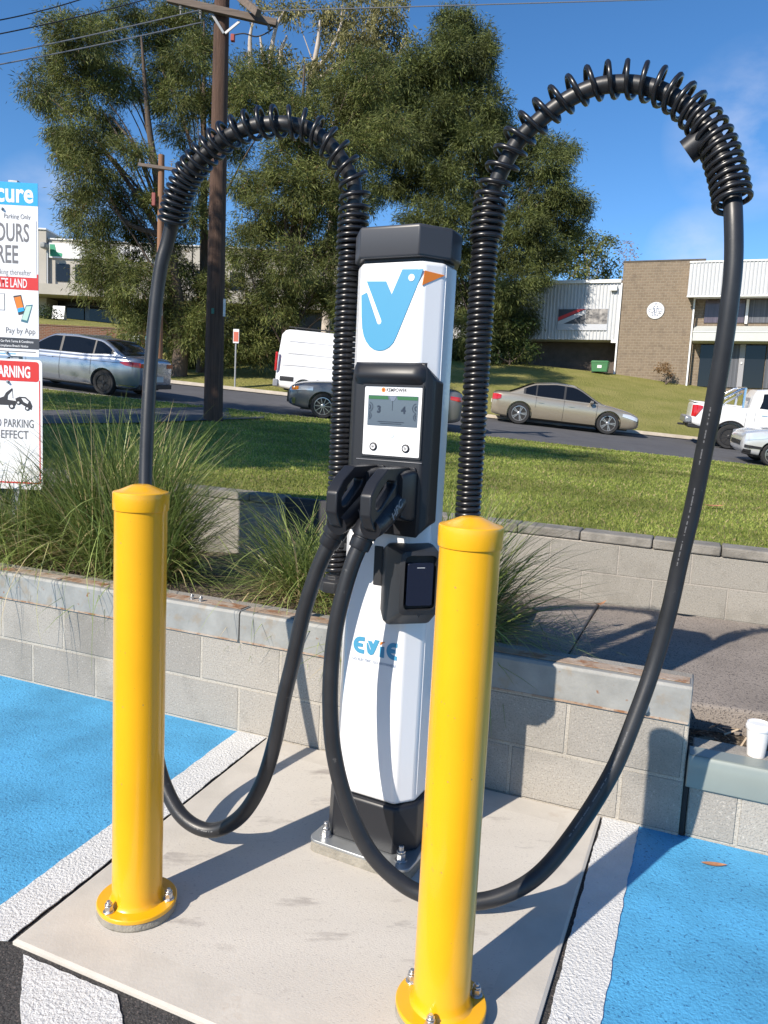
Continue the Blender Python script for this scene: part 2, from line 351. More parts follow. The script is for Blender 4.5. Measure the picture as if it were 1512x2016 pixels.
g.add([(p.x, p.y, 0.0) for p in a] + [(p.x, p.y, ZP + 0.001) for p in a], [(5, 4, 3, 2, 1, 0), (6, 7, 8, 9, 10, 11)] + [(i, (i + 1) % 6, 6 + (i + 1) % 6, 6 + i) for i in range(6)])
struct(g.build('footpath', M_path, bevel=0.014))
g = MB(); a = [wl(1.46, 0.10), wl(6, 0.10), wl(6, 1.2), wl(1.46, 0.7)]; g.sheet([(p.x, p.y, 0.17 + 0.0 * i) for i, p in enumerate(a)]); struct(g.build('mulch_strip', M_mulch))

# ---- low block wall with its steel channel (things)
def wall_box(name, s0, s1, d0, d1, z0, z1, m_, parent, bev=0.006):
    g = MB(); g.box(s0, s1, d0, d1, z0, z1); o = g.build(name, m_, parent, bevel=bev); return o
M_chan = mat('galvanised_channel', (0.275, 0.275, 0.26), 0.6, metal=0.1, var=0.16, vscale=9, bump=0.15, bscale=60, stains=(8, 0.56, 0.74, (0.26, 0.21, 0.15)), speck=(26, 0.70, 0.75, (0.22, 0.10, 0.045)))
M_rust = mat('rusty_flange', (0.30, 0.20, 0.13), 0.85, col2=(0.42, 0.36, 0.30), vscale=9, bump=0.4, bscale=120, stains=(14, 0.5, 0.62, (0.25, 0.12, 0.055)))
M_bolt = mat('zinc_bolt', (0.55, 0.55, 0.55), 0.35, metal=0.9, var=0.1, vscale=40)
lw = thing('retaining_wall', 'low grey concrete block retaining wall with a rusty steel channel along its top', 'wall', WALL_O, WALL_ROT)
wall_box('blockwork', -9, 1.478, 0.0, 0.185, -0.02, 0.528, M_cmu, lw)
for k, (a, b) in enumerate(((-9, -0.335), (-0.329, 1.476))):
    g = MB(); prof = [(-0.012, 0.405), (-0.012, 0.527), (-0.004, 0.538), (0.085, 0.540), (0.085, 0.530), (-0.003, 0.5285), (-0.003, 0.405)]
    g.prism(prof, lambda d, z: (a, d, z), lambda d, z: (b, d, z)); ch = g.build('steel_channel', M_chan, lw, bevel=0.002)
    g = MB(); g.box(a + 0.01, b - 0.01, 0.018, 0.083, 0.5402, 0.5425); g.box(a + 0.004, b - 0.004, -0.0135, -0.0115, 0.405, 0.4125); g.build('rust_line', M_rust, ch)
def hexbolt(name, parent, loc, r=0.013, h=0.05, axis='z', plate=True, m_=None):
    g = MB(); pr = [(r * 1.45, 0), (r * 1.45, 0.003), (r * 0.2, 0.003)]
    if plate: g.lathe(pr, 16)
    g.loft([[(r * 1.08 * math.cos(R(60 * k)), r * 1.08 * math.sin(R(60 * k)), z) for k in range(6)] for z in (0.003, 0.003 + r * 1.5)])
    g.loft([[(r * 1.0 * math.cos(R(60 * k + 20)), r * 1.0 * math.sin(R(60 * k + 20)), z) for k in range(6)] for z in (0.0045 + r * 1.5, r * 2.3)])
    g.lathe([(r * 0.58, 0.003), (r * 0.58, h), (r * 0.45, h + 0.001)], 12)
    o = g.build(name, m_ or M_bolt, parent, loc=loc, bevel=0.0008, bseg=1)
    if axis == 'y': o.rotation_euler = (math.pi / 2, 0, 0)
    return o
hexbolt('bolt', lw, (1.33, -0.012, 0.435), 0.011, 0.03, 'y')
hexbolt('bolt', lw, (-0.62, 0.045, 0.5405), 0.009, 0.022); hexbolt('bolt', lw, (-0.565, 0.035, 0.5405), 0.009, 0.022)
lr = thing('retaining_wall', 'short block wall lower than its neighbour, topped by a grey-green steel rail under the paper cup', 'wall', WALL_O, WALL_ROT)
wall_box('blockwork', 1.497, 7, 0.012, 0.20, -0.02, 0.288, M_cmu, lr)
M_rail = mat('grey_green_rail', (0.215, 0.245, 0.225), 0.42, metal=0.1, var=0.05, vscale=4, coat=0.3)
g = MB(); g.prism([(-0.004, 0.180), (-0.004, 0.282), (0.004, 0.296), (0.080, 0.299), (0.080, 0.2895), (0.011, 0.2890), (0.011, 0.180)], lambda d, z: (1.484, d, z), lambda d, z: (7, d, z)); g.build('steel_rail', M_rail, lr, bevel=0.004)
M_joint = mat('black_joint', (0.012, 0.012, 0.013), 0.8)
wall_box('expansion_joint', 1.480, 1.495, 0.006, 0.18, -0.02, 0.27, M_joint, lr, 0)

# ---- upper block walls
DW = 2.24; SE_ = -1.46
def ZW(s): return 0.740 - 0.013 * s
def upper(label, s0, s1):
    t = thing('garden_wall', label, 'wall', WALL_O, WALL_ROT)
    g = MB(); z0, z1 = ZW(s0), ZW(s1)
    g.add([(s0, DW + 0.002, 0.1), (s1, DW + 0.002, 0.1), (s1, DW + 0.17, 0.3), (s0, DW + 0.17, 0.3), (s0, DW + 0.002, z0 - 0.062), (s1, DW + 0.002, z1 - 0.062), (s1, DW + 0.17, z1 - 0.062), (s0, DW + 0.17, z0 - 0.062)],
          [(3, 2, 1, 0), (4, 5, 6, 7), (0, 1, 5, 4), (1, 2, 6, 5), (2, 3, 7, 6), (3, 0, 4, 7)]); g.build('blockwork', M_cmu_old, t, bevel=0.008)
    k = s0; i = 0
    while k < s1 - 0.01:
        e = min(s1, k + 0.42 + 0.05 * math.sin(i * 3)); i += 1; za, zb_ = ZW(k), ZW(e); j = 0.003 * math.sin(i * 7)
        g = MB(); g.add([(x, y, z) for z_ in (0, 1) for (x, y, z) in ((k, DW - 0.010 + j, (za - 0.060) * (1 - z_) + za * z_), (e - 0.006, DW - 0.010 + j, (zb_ - 0.060) * (1 - z_) + zb_ * z_), (e - 0.006, DW + 0.19, (zb_ - 0.060) * (1 - z_) + zb_ * z_), (k, DW + 0.19, (za - 0.060) * (1 - z_) + za * z_))],
                        [(3, 2, 1, 0), (4, 5, 6, 7), (0, 1, 5, 4), (1, 2, 6, 5), (2, 3, 7, 6), (3, 0, 4, 7)])
        g.build('capstone', M_cap, t, bevel=0.010); k = e
    return t
upper('weathered block garden wall with capstones at the edge of the lawn behind the left bollard', -8.0, SE_)
upper('weathered block garden wall with capstones behind the footpath to the right of the charger', -0.50, 8.0)
g = MB(); g.box(SE_ - 0.01, -0.50, DW + 0.09, DW + 0.17, 0.1, ZW(-0.9) - 0.004); o = g.build('recess_shade_panel', M_recess_shade, None, loc=WALL_O, rotz=WALL_ROT)  # shaded recess of the upper wall, its shade put into the panel colour
tag(o, 'dark panel standing in for shade in the gap between the two upper garden walls', 'panel')

# ---- lawn, road, bank
def zroad(X, Y): return -0.058 * X + 0.076 * Y - 0.395
YN, YF = 19.9, 27.9
def ywall(X): return 5.60 - 0.412 * X
def zlawn(X, Y):
    s = (X - 0.64) / 0.925; zw = 0.722 - 0.013 * max(-8, min(8, s)); zk = zroad(X, YN) + 0.03; yw = ywall(X)
    t = (Y - yw) / (YN - yw); return zw + (zk - zw) * max(0, min(1, t)) + 0.02 * math.sin(X * 0.9) * math.sin(Y * 0.7) * min(1, max(0, t * 5)) * (1 if t < 0.9 else 0)
def sm(t): t = max(0, min(1, t)); return t * t * (3 - 2 * t)
def zbank(X, Y):
    sl = 0.12 + 0.11 * sm((X + 11) / 7); z = zroad(X, YF) + 0.10
    y1 = min(Y, 46) - 31.0; lf = 1 - sm((X + 13) / 4); z += sl * max(0, y1) + 1.2 * sm((Y - 41) / 4) * lf + 0.07 * max(0, min(Y, 58) - 46) * lf + 0.03 * max(0, min(Y, 160) - 46)
    return z
def gridsheet(name, xs, ys, fn, m_):
    V = []; F = []
    for x in xs:
        for y in ys(x): V.append((x, y, fn(x, y)))
    ny = len(ys(xs[0]))
    for i in range(len(xs) - 1):
        for j in range(ny - 1): F.append((i * ny + j, (i + 1) * ny + j, (i + 1) * ny + j + 1, i * ny + j + 1))
    g = MB(); g.add(V, F); return struct(g.build(name, m_, smooth=True))
XL = [-24 + 42 * i / 84 for i in range(85)]
gridsheet('lawn', XL, lambda x: [ywall(x) + (YN - 0.12 - ywall(x)) * j / 50 for j in range(51)], zlawn, M_lawn)
XR = [-70 + 140 * i / 70 for i in range(71)]
gridsheet('road', XR, lambda x: [YN + 0.02, 22, 24, 26, YF - 0.1], zroad, M_road)
gridsheet('kerb', XR, lambda x: [YN - 0.14, YN - 0.13, YN + 0.0, YN + 0.03], lambda x, y: zroad(x, YN) + (0.032 if y < YN + 0.01 else 0.0) + (-0.05 if y < YN - 0.135 else 0), M_kerb)
gridsheet('kerb', XR, lambda x: [YF - 0.50, YF - 0.14, YF - 0.05, YF + 0.35, YF + 0.36], lambda x, y: zroad(x, YF) + (0.008 if y < YF - 0.06 else 0.115) - (0.1 if y > YF + 0.355 else 0) - 0.02 * (y < YF - 0.4), M_kerb)
XB = [-120 + 240 * i / 120 for i in range(121)]
YB = [YF + 0.35 + 18.5 * j / 30 for j in range(31)] + [50, 56, 64, 80, 110, 160, 300, 500]
gridsheet('grass_bank', XB, lambda x: YB, zbank, M_bank)
def onlawn(x, y, fn=zlawn, lo=4.0, hi=24.0):
    p = None
    for k in range(400):
        Y = lo + (hi - lo) * k / 400; p = at(x, y, Y)
        if p.z <= fn(p.x, p.y): break
    return p
# driveway crossing the verge, and the far footpath
g = MB(); low_ = [(-40, 838), (90, 838), (250, 836), (340, 833), (430, 829), (520, 826)]; hi_ = [(-40, 813), (90, 811), (250, 808), (340, 805), (430, 803), (520, 808)]
V = [onlawn(*q) for q in low_] + [onlawn(*q) for q in hi_]; V = [(p.x, p.y, zlawn(p.x, p.y) + 0.03) for p in V]
g.add(V, [(i, i + 1, 7 + i, 6 + i) for i in range(5)]); struct(g.build('driveway', M_road))
gridsheet('footpath', [x for x in XR if -40 < x < 30], lambda x: [29.0, 29.6, 30.4], lambda x, y: zbank(x, y) + 0.03, M_kerb)

# ================================================================ BOLLARDS
M_yellow = mat('yellow_powder_coat', (0.79, 0.40, 0.008), 0.30, var=0.05, vscale=4, coat=0.35, bump=0.10, bscale=220, bdist=0.002, stains=(24, 0.69, 0.74, (0.50, 0.28, 0.04)), speck=(90, 0.73, 0.76, (0.40, 0.25, 0.08)))
M_grout = mat('grout', (0.27, 0.25, 0.21), 0.95, var=0.2, vscale=20, bump=0.6, bscale=80)
def bollard(label, x, y, angs, rot):
    t = thing('bollard', label, 'bollard', (x, y, 0.007), rot, 'yellow bollards beside the charger')
    g = MB(); g.lathe([(0.104, 0), (0.107, 0.006), (0.104, 0.022), (0.02, 0.023)], 40); g.build('grout_bed', M_grout, t, smooth=True)
    g = MB(); g.lathe([(0.106, 0.023), (0.107, 0.025), (0.107, 0.033), (0.105, 0.035), (0.02, 0.0352)], 56); bp = g.build('base_plate', M_yellow, t, smooth=True)
    g = MB(); g.lathe([(0.075, 0.035), (0.0705, 0.040), (0.0685, 0.048), (0.0670, 0.06), (0.0670, 1.13)], 64); g.build('post', M_yellow, t, smooth=True)
    g = MB(); g.lathe([(0.0672, 1.119), (0.0705, 1.120), (0.0712, 1.124), (0.0712, 1.162), (0.0704, 1.1655), (0.0685, 1.1672), (0.060, 1.1690), (0.045, 1.1752), (0.026, 1.1835), (0.018, 1.1855), (0.004, 1.1860)], 64)
    g.build('cap', M_yellow, t, smooth=True, ang=28)
    for a in angs:
        hexbolt('bolt', t, (0.088 * math.cos(R(a)), 0.088 * math.sin(R(a)), 0.035), 0.0105, 0.030)
    return t
bollard('yellow steel bollard on a round bolted base plate, left of the charger', -0.632, 1.985, (-128, -2, 118), 0)
bollard('yellow steel bollard nearest the photographer, in front of the right side of the charger', 0.191, 1.658, (140, 14, -110), 0)

# ================================================================ CHARGER
CH = Vector((0.043, 2.414, 0.007)); TH = R(27); CU = Vector((math.cos(TH), -math.sin(TH), 0)); CN = Vector((-math.sin(TH), -math.cos(TH), 0))
def cw(x, f, z): return Vector((CH.x, CH.y, 0)) + CU * x + CN * f + Vector((0, 0, z))
M_white = mat('white_gloss_shell', (0.80, 0.80, 0.81), 0.28, coat=0.35)
M_black = mat('satin_black_plastic', (0.013, 0.014, 0.018), 0.42, bump=0.05, bscale=500, bdist=0.001)
M_blackm = mat('matt_black_plastic', (0.020, 0.021, 0.024), 0.55, var=0.15, vscale=9, bump=0.06, bscale=400, bdist=0.001)
M_grey_lid = mat('dark_grey_cap', (0.045, 0.047, 0.055), 0.40, bump=0.05, bscale=500, bdist=0.001)
M_logo = mat('sky_blue_vinyl', (0.065, 0.285, 0.47), 0.4)
M_orange = mat('orange_vinyl', (0.72, 0.20, 0.02), 0.4)
M_steelp = mat('galvanised_plate', (0.42, 0.44, 0.45), 0.4, metal=0.7, var=0.12, vscale=12)
M_label = mat('white_label', (0.78, 0.78, 0.79), 0.35)
M_ink = mat('dark_ink', (0.03, 0.03, 0.035), 0.5)
M_navy = mat('navy_ink', (0.03, 0.12, 0.26), 0.5)
M_lcd = mat('lcd_glass', (0.085, 0.115, 0.155), 0.12, spec=0.6)
M_lcdk = mat('lcd_dark', (0.022, 0.032, 0.055), 0.3); M_lcdg = mat('lcd_green', (0.035, 0.13, 0.05), 0.25); M_lcdl = mat('lcd_pale', (0.15, 0.18, 0.24), 0.25)
ch = thing('charging_station', 'tall white electric car charger with black cap and blue bird logo bolted to the slab', 'charger', CH, -TH)
zo = -0.007                                                      # local z is measured from the slab
def lobj(g, name, m_, parent=None, **k): return g.build(name, m_, parent or ch, **k)
g = MB(); pl = rrect(-0.166, 0.188, -0.196, 0.185, 0.03); g.prism(pl, lambda x, y: (x, y, zo - 0.0), lambda x, y: (x * 0.99 + 0.0, y * 0.99, 0.031)); lobj(g, 'grout_bed', M_grout, bevel=0.003)
g = MB(); g.prism(pl, lambda x, y: (x, y, 0.0312), lambda x, y: (x, y, 0.0415)); bpl = lobj(g, 'base_plate', M_steelp, bevel=0.002)
for x, y in ((-0.122, -0.155), (0.145, -0.150), (-0.128, 0.145), (0.145, 0.145)): hexbolt('anchor_bolt', ch, (x, y, 0.0418), 0.0135, 0.046)
def octo(w0, w1, c, yf, yc, ys, yb, wb): return [(w0, yf), (w1, yf), (w1 + c, yc), (w1 + c, ys), (wb, yb), (-wb, yb), (w0 - c, ys), (w0 - c, yc)]
def ring(p, z, s=1.0, cx_=0.0, cy_=-0.02): return [((x - cx_) * s + cx_, (y - cy_) * s + cy_, z) for x, y in p]
p = octo(-0.108, 0.108, 0.050, -0.138, -0.072, 0.06, 0.13, 0.11)
g = MB(); g.loft([ring(p, 0.0416, 1.02), ring(p, 0.17, 1.0), ring(p, 0.186, 0.985), ring(p, 0.192, 0.93)]); lobj(g, 'plinth', M_black, bevel=0.006, bseg=3, ang=25)
pb = octo(-0.098, 0.100, 0.046, -0.125, -0.066, 0.020, 0.08, 0.10)
g = MB(); g.loft([ring(pb, 0.1925), ring(pb, 1.838)]); body = lobj(g, 'shell', M_white, bevel=0.014, bseg=4, ang=25)
g = MB(); g.box(0.1448, 0.1465, -0.060, 0.016, 0.215, 1.83); lobj(g, 'side_trim', M_white, bevel=0.0008)
pn = octo(-0.092, 0.092, 0.045, -0.118, -0.060, 0.018, 0.07, 0.09)
g = MB(); g.loft([ring(pn, 1.8385), ring(pn, 1.846)]); lobj(g, 'neck', M_black)
pc = octo(-0.100, 0.092, 0.064, -0.140, -0.052, 0.020, 0.11, 0.11)
g = MB(); g.loft([ring(pc, 1.8465, 0.975), ring(pc, 1.8530), ring(pc, 1.930), ring(pc, 1.936, 0.97)]); lobj(g, 'cap', M_grey_lid, bevel=0.005, bseg=3, ang=25)
# bird emblem on the shell
def decal(pts, m_, name, y=-0.1262, parent=None, th=0.0008):
    g = MB(); g.prism(pts, lambda x, z: (x, y + 0.001, z), lambda x, z: (x, y - th, z)); return g.build(name, m_, parent or body)
def S(pts, dx=0.037): return [(x + dx, z + zo) for x, z in pts]
decal(S([(-0.1155, 1.790), (-0.051, 1.788), (-0.031, 1.750), (0.000, 1.820), (0.066, 1.818), (0.0585, 1.795), (0.034, 1.735), (0.005, 1.664), (-0.008, 1.632), (-0.018, 1.612), (-0.031, 1.599), (-0.047, 1.591), (-0.064, 1.5885), (-0.081, 1.592),
        (-0.096, 1.601), (-0.109, 1.616), (-0.118, 1.633), (-0.124, 1.655), (-0.128, 1.690), (-0.1315, 1.750), (-0.1135, 1.758), (-0.0755, 1.671), (-0.072, 1.6665), (-0.067, 1.6655), (-0.062, 1.6685), (-0.0605, 1.674), (-0.062, 1.679)]), M_logo, 'bird_emblem')
decal(S(circ(0.031, 1.7955, 0.0098, 20)), M_label, 'emblem_eye', y=-0.1275)
def cham(t, z, o=0.0012): return (0.100 + 0.046 * t + 0.788 * o, -0.125 + 0.059 * t - 0.615 * o, z + zo)
g = MB(); g.add([cham(0.10, 1.815, 0.002), cham(0.97, 1.809, 0.002), cham(0.02, 1.774, 0.002), cham(0.10, 1.815, -0.001), cham(0.97, 1.809, -0.001), cham(0.02, 1.774, -0.001)], [(0, 1, 2), (5, 4, 3), (0, 3, 4, 1), (1, 4, 5, 2), (2, 5, 3, 0)])
g.build('emblem_beak', M_orange, body)
# word mark
def Eshape(x, z, w, h):
    out = []; inn = []; r = h / 2; cx_ = x + r * 0.95; cz_ = z + r
    pts = [(x + w, z + h)] + [(cx_ + r * 0.95 * math.cos(R(a)), cz_ + r * math.sin(R(a))) for a in range(90, 271, 15)] + [(x + w, z), (x + w, z + h * 0.24)]
    k = 0.50; pts += [(cx_ + r * k * math.cos(R(a)), cz_ + r * k * math.sin(R(a))) for a in (270, 240, 210)]
    pts += [(x + w * 0.86, z + h * 0.40), (x + w * 0.86, z + h * 0.60)]
    pts += [(cx_ + r * k * math.cos(R(a)), cz_ + r * k * math.sin(R(a))) for a in (150, 120, 90)] + [(x + w, z + h * 0.76)]
    return pts
decal(S(Eshape(-0.105, 0.664, 0.039, 0.053)), M_logo, 'letter')
decal(S(Eshape(0.011, 0.664, 0.036, 0.053)), M_logo, 'letter')
vb = [(-0.1155, 1.790), (-0.051, 1.788), (-0.031, 1.750), (0.000, 1.820), (0.066, 1.818), (0.005, 1.664), (-0.018, 1.612), (-0.064, 1.5885), (-0.109, 1.616), (-0.128, 1.690), (-0.1315, 1.750), (-0.1135, 1.758), (-0.072, 1.6665), (-0.0605, 1.674)]
k = 0.052 / 0.232; decal(S([(-0.036 + (x + 0.03) * k, 0.664 + (z - 1.5885) * k) for x, z in vb]), M_logo, 'letter')
decal(S([(-0.012, 0.664), (0.003, 0.664), (0.003, 0.698), (-0.012, 0.698)]), M_logo, 'letter')
decal(S([(-0.012, 0.702), (0.005, 0.714), (-0.011, 0.712)]), M_orange, 'letter')
text('GO ELECTRIC. GO ANYWHERE', 0.0128, M_navy, body, (-0.0705, -0.1263, 0.640 + zo), wx=0.86, bold=0.0)
# console with visor, panel, holsters
pk = [(-0.098, -0.139), (0.136, -0.139), (0.153, -0.112), (0.153, -0.045), (-0.150, -0.045), (-0.152, -0.060), (-0.118, -0.118)]
def kz(p, zf, ze): return [(x, y, (zf if (y < -0.13) else ze) + zo) for x, y in p]
g = MB(); g.loft([kz(pk, 1.046, 1.086), kz(pk, 1.556, 1.508)]); con = lobj(g, 'console', M_black, bevel=0.010, bseg=3, ang=25)
g = MB(); vp = [(-0.130, 1.5555), (-0.142, 1.552), (-0.152, 1.543), (-0.160, 1.526), (-0.163, 1.512), (-0.157, 1.504), (-0.148, 1.497), (-0.139, 1.488)]
rings = []
for x, s_ in ((-0.097, 0.30), (-0.090, 0.75), (-0.070, 1.0), (0.100, 1.0), (0.120, 0.75), (0.134, 0.30)): rings.append([(x, -0.130 + (y + 0.130) * s_, z + zo) for y, z in vp])
g.loft(rings); g.build('visor', M_black, con, smooth=True, ang=50)
fr = rrect(-0.066, 0.134, 1.277, 1.491, 0.006); fi = rrect(-0.0605, 0.1285, 1.2825, 1.4855, 0.004)
g = MB(); n_ = len(fr)
for y0, y1 in ((-0.1365, -0.1435),):
    V = [(x, y0, z + zo) for x, z in fr] + [(x, y1, z + zo) for x, z in fr] + [(x, y1, z + zo) for x, z in fi] + [(x, y0, z + zo) for x, z in fi]
    g.add(V, [(a * n_ + i, a * n_ + (i + 1) % n_, b * n_ + (i + 1) % n_, b * n_ + i) for a, b in ((0, 1), (1, 2), (2, 3)) for i in range(n_)])
g.build('panel_frame', M_black, con)
pan = decal([(x, z + zo) for x, z in rrect(-0.0600, 0.1280, 1.2830, 1.4850, 0.004)], M_label, 'display_panel', y=-0.1395, parent=ch)
scr = decal([(x, z + zo) for x, z in rrect(-0.047, 0.117, 1.3700, 1.4590, 0.002, 2)], M_lcd, 'screen', y=-0.1409, parent=pan)
def sd(pts, m_, nm='screen_symbol', y=-0.1422): return decal([(x, z + zo) for x, z in pts], m_, nm, y=y, parent=pan, th=0.0004)
sd([(-0.045, 1.4475), (0.021, 1.4475), (0.018, 1.4572), (-0.045, 1.4572)], M_lcdg); sd([(0.051, 1.4475), (0.115, 1.4475), (0.115, 1.4572), (0.048, 1.4572)], M_lcdg)
sd([(0.023, 1.457), (0.030, 1.4440), (0.040, 1.4440), (0.047, 1.457)], M_lcdl)
sd([(0.0340, 1.443), (0.0350, 1.443), (0.0350, 1.416), (0.0340, 1.416)], M_lcdk)
text('3', 0.0285, M_lcdk, pan, (-0.0165, -0.1423, 1.4085 + zo), bold=0.0012); text('4', 0.0285, M_lcdk, pan, (0.0640, -0.1423, 1.4085 + zo), bold=0.0012)
def annul(cx_, cz_, r0, r1, m_, a0=0, a1=360, nm='screen_symbol', y=-0.1423):
    g = MB(); n_ = 20; V = []; F = []
    for k in range(n_ + 1):
        a = R(a0 + (a1 - a0) * k / n_); V += [(cx_ + r0 * math.cos(a), y, cz_ + zo + r0 * math.sin(a)), (cx_ + r1 * math.cos(a), y, cz_ + zo + r1 * math.sin(a))]
    for k in range(n_): F.append((2 * k, 2 * k + 1, 2 * k + 3, 2 * k + 2))
    g.add(V, F); return g.build(nm, m_, pan)
for cx_, a0 in ((-0.0440, -100), (0.1140, 80)):
    for cz_, r in ((1.4240, 0.0150), (1.3985, 0.0110)):
        a, b = (-78, 78) if cx_ < 0 else (102, 258)
        annul(cx_ + 0.0, cz_, r - 0.0022, r, M_lcdk, a, b); annul(cx_, cz_, r * 0.30, r * 0.55, M_lcdk, a, b)
for z, a, b in ((1.3815, -0.012, 0.074), (1.3765, -0.004, 0.066)): sd([(a, z), (b, z), (b, z + 0.0018), (a, z + 0.0018)], M_lcdk)
text('KEMPOWER', 0.0150, M_ink, pan, (0.0115, -0.1412, 1.4700 + zo), wx=0.80, bold=0.0002, space=1.04)
sd(circ(0.002, 1.4750, 0.0068, 24), M_orange, 'brand_disc', -0.1408)
sd([(-0.0025, 1.4745), (0.0065, 1.4745), (0.0065, 1.4755), (-0.0025, 1.4755)], M_ink, 'brand_disc', -0.1415); sd([(0.0015, 1.4705), (0.0025, 1.4705), (0.0025, 1.4795), (0.0015, 1.4795)], M_ink, 'brand_disc', -0.1415)
M_pale = mat('pale_blue_ink', (0.33, 0.47, 0.72), 0.5)
sd([(0.026, 1.337), (0.041, 1.337), (0.0445, 1.346), (0.0445, 1.357), (0.036, 1.357), (0.033, 1.3545), (0.026, 1.3545)], M_pale, 'card_symbol', -0.1408)
sd([(0.0272, 1.3382), (0.0402, 1.3382), (0.0433, 1.3465), (0.0433, 1.3558), (0.0365, 1.3558), (0.0335, 1.3533), (0.0272, 1.3533)], M_label, 'card_symbol', -0.1413)
for bx in (-0.023, 0.084):
    M_ = Matrix.Translation((bx, -0.1395, 1.3075 + zo)) @ Matrix.Rotation(math.pi / 2, 4, 'X')
    g = MB(); g.lathe([(0.0125, 0), (0.0125, 0.003), (0.0112, 0.0042), (0.0102, 0.0045), (0.002, 0.0046)], 28, M=M_); b_ = g.build('push_button', M_black, pan, smooth=True)
    g = MB(); g.lathe([(0.0078, 0.0046), (0.0078, 0.0053), (0.0060, 0.0053), (0.0060, 0.0046)], 28, M=M_); g.build('button_ring', M_label, b_)
g = MB(); g.box(-0.080, 0.138, -0.1415, -0.138, 1.2665 + zo, 1.2695 + zo); g.build('console_seam', mat('grey_trim', (0.16, 0.16, 0.17), 0.35), con, bevel=0.001)
for x0, x1 in ((-0.070, 0.020), (0.032, 0.122)):
    g = MB(); a = rrect(x0, x1, 1.095, 1.255, 0.008); b = rrect(x0 + 0.008, x1 - 0.008, 1.103, 1.247, 0.005); n_ = len(a)
    V = [(x, -0.137, z + zo) for x, z in a] + [(x, -0.147, z + zo) for x, z in a] + [(x, -0.147, z + zo) for x, z in b] + [(x, -0.137, z + zo) for x, z in b]
    g.add(V, [(p_ * n_ + i, p_ * n_ + (i + 1) % n_, q_ * n_ + (i + 1) % n_, q_ * n_ + i) for p_, q_ in ((0, 1), (1, 2), (2, 3)) for i in range(n_)]); g.build('plug_holster', M_black, con, bevel=0.002)
g = MB(); g.box(-0.0105, 0.020, -0.1275, -0.120, 0.886 + zo, 1.008 + zo); lobj(g, 'hook_slot', M_blackm, bevel=0.003)
# payment terminal on the front right edge
PHI = R(44); Tm = Matrix.Translation((0.091, -0.100, 0.905 + zo)) @ Matrix.Rotation(PHI, 4, 'Z')
def tring(w, h, d, z=0.0, r=0.018): return [Tm @ Vector((x, -d, zz + z)) for x, zz in rrect(-w / 2, w / 2, -h / 2, h / 2, r, 3)]
g = MB(); g.loft([tring(0.140, 0.215, -0.03), tring(0.150, 0.244, 0.01), tring(0.150, 0.244, 0.030, 0.0), tring(0.122, 0.186, 0.120, 0.022), tring(0.100, 0.160, 0.125, 0.024), tring(0.096, 0.156, 0.102, 0.024, 0.010)])
term = lobj(g, 'payment_terminal', M_blackm, smooth=True, ang=28)
g = MB(); g.loft([tring(0.080, 0.126, 0.098, 0.018, 0.006), tring(0.080, 0.126, 0.118, 0.018, 0.006), tring(0.076, 0.122, 0.1205, 0.018, 0.005)]); g.build('card_screen', mat('card_screen_glass', (0.012, 0.017, 0.035), 0.08, spec=0.6), term, smooth=True, ang=28)
g = MB(); V = [Tm @ Vector((x, -0.1212, z)) for x, z in ((-0.012, 0.067), (0.012, 0.067), (0.012, 0.0685), (-0.012, 0.0685))]; g.add(V, [(0, 1, 2, 3)]); g.build('indicator', M_label, term)
g = MB(); g.prism([(-0.009, -0.066), (0.009, -0.066), (0.0, -0.078)], lambda x, z: Tm @ Vector((x, -0.099, z)), lambda x, z: Tm @ Vector((x, -0.1225, z))); g.build('seal', M_black, term)

# ================================================================ CABLES (cable, coil spring, plug)
M_cable = mat('black_rubber_cable', (0.019, 0.020, 0.023), 0.40, var=0.2, vscale=14, bump=0.08, bscale=120, bdist=0.002, spec=0.5, stains=(45, 0.66, 0.76, (0.085, 0.085, 0.085)))
M_coil = mat('black_coil_plastic', (0.012, 0.012, 0.014), 0.30, spec=0.6)
M_plug = mat('plug_plastic', (0.013, 0.014, 0.018), 0.40, bump=0.08, bscale=300, bdist=0.001, stains=(60, 0.70, 0.76, (0.07, 0.07, 0.07)))
M_greyp = mat('grey_print', (0.24, 0.25, 0.28), 0.5)
def helix(path, r, wire, pitch, off=None, nseg=14, wn=7, phase=0.0):
    P = resample(path, 0.004); out = []; a = phase; N = None; L = len(P)
    for i, p in enumerate(P):
        t = (P[min(i + 1, L - 1)] - P[max(i - 1, 0)]).normalized()
        if N is None: N = t.orthogonal().normalized()
        N = (N - t * N.dot(t)).normalized(); B = t.cross(N)
        ft = i / (L - 1); pi_ = pitch(ft) if callable(pitch) else pitch; ns = max(1, int(0.004 / pi_ * nseg + 0.999))
        da = 2 * math.pi * 0.004 / pi_ / ns; nx = P[min(i + 1, L - 1)] - p
        o = off(ft) if off else Vector((0, 0, 0))
        for k in range(ns):
            out.append(p + nx * (k / ns) + o + N * (r * math.cos(a)) + B * (r * math.sin(a))); a += da
    g = MB(); g.tube(out, wire, wn); return g
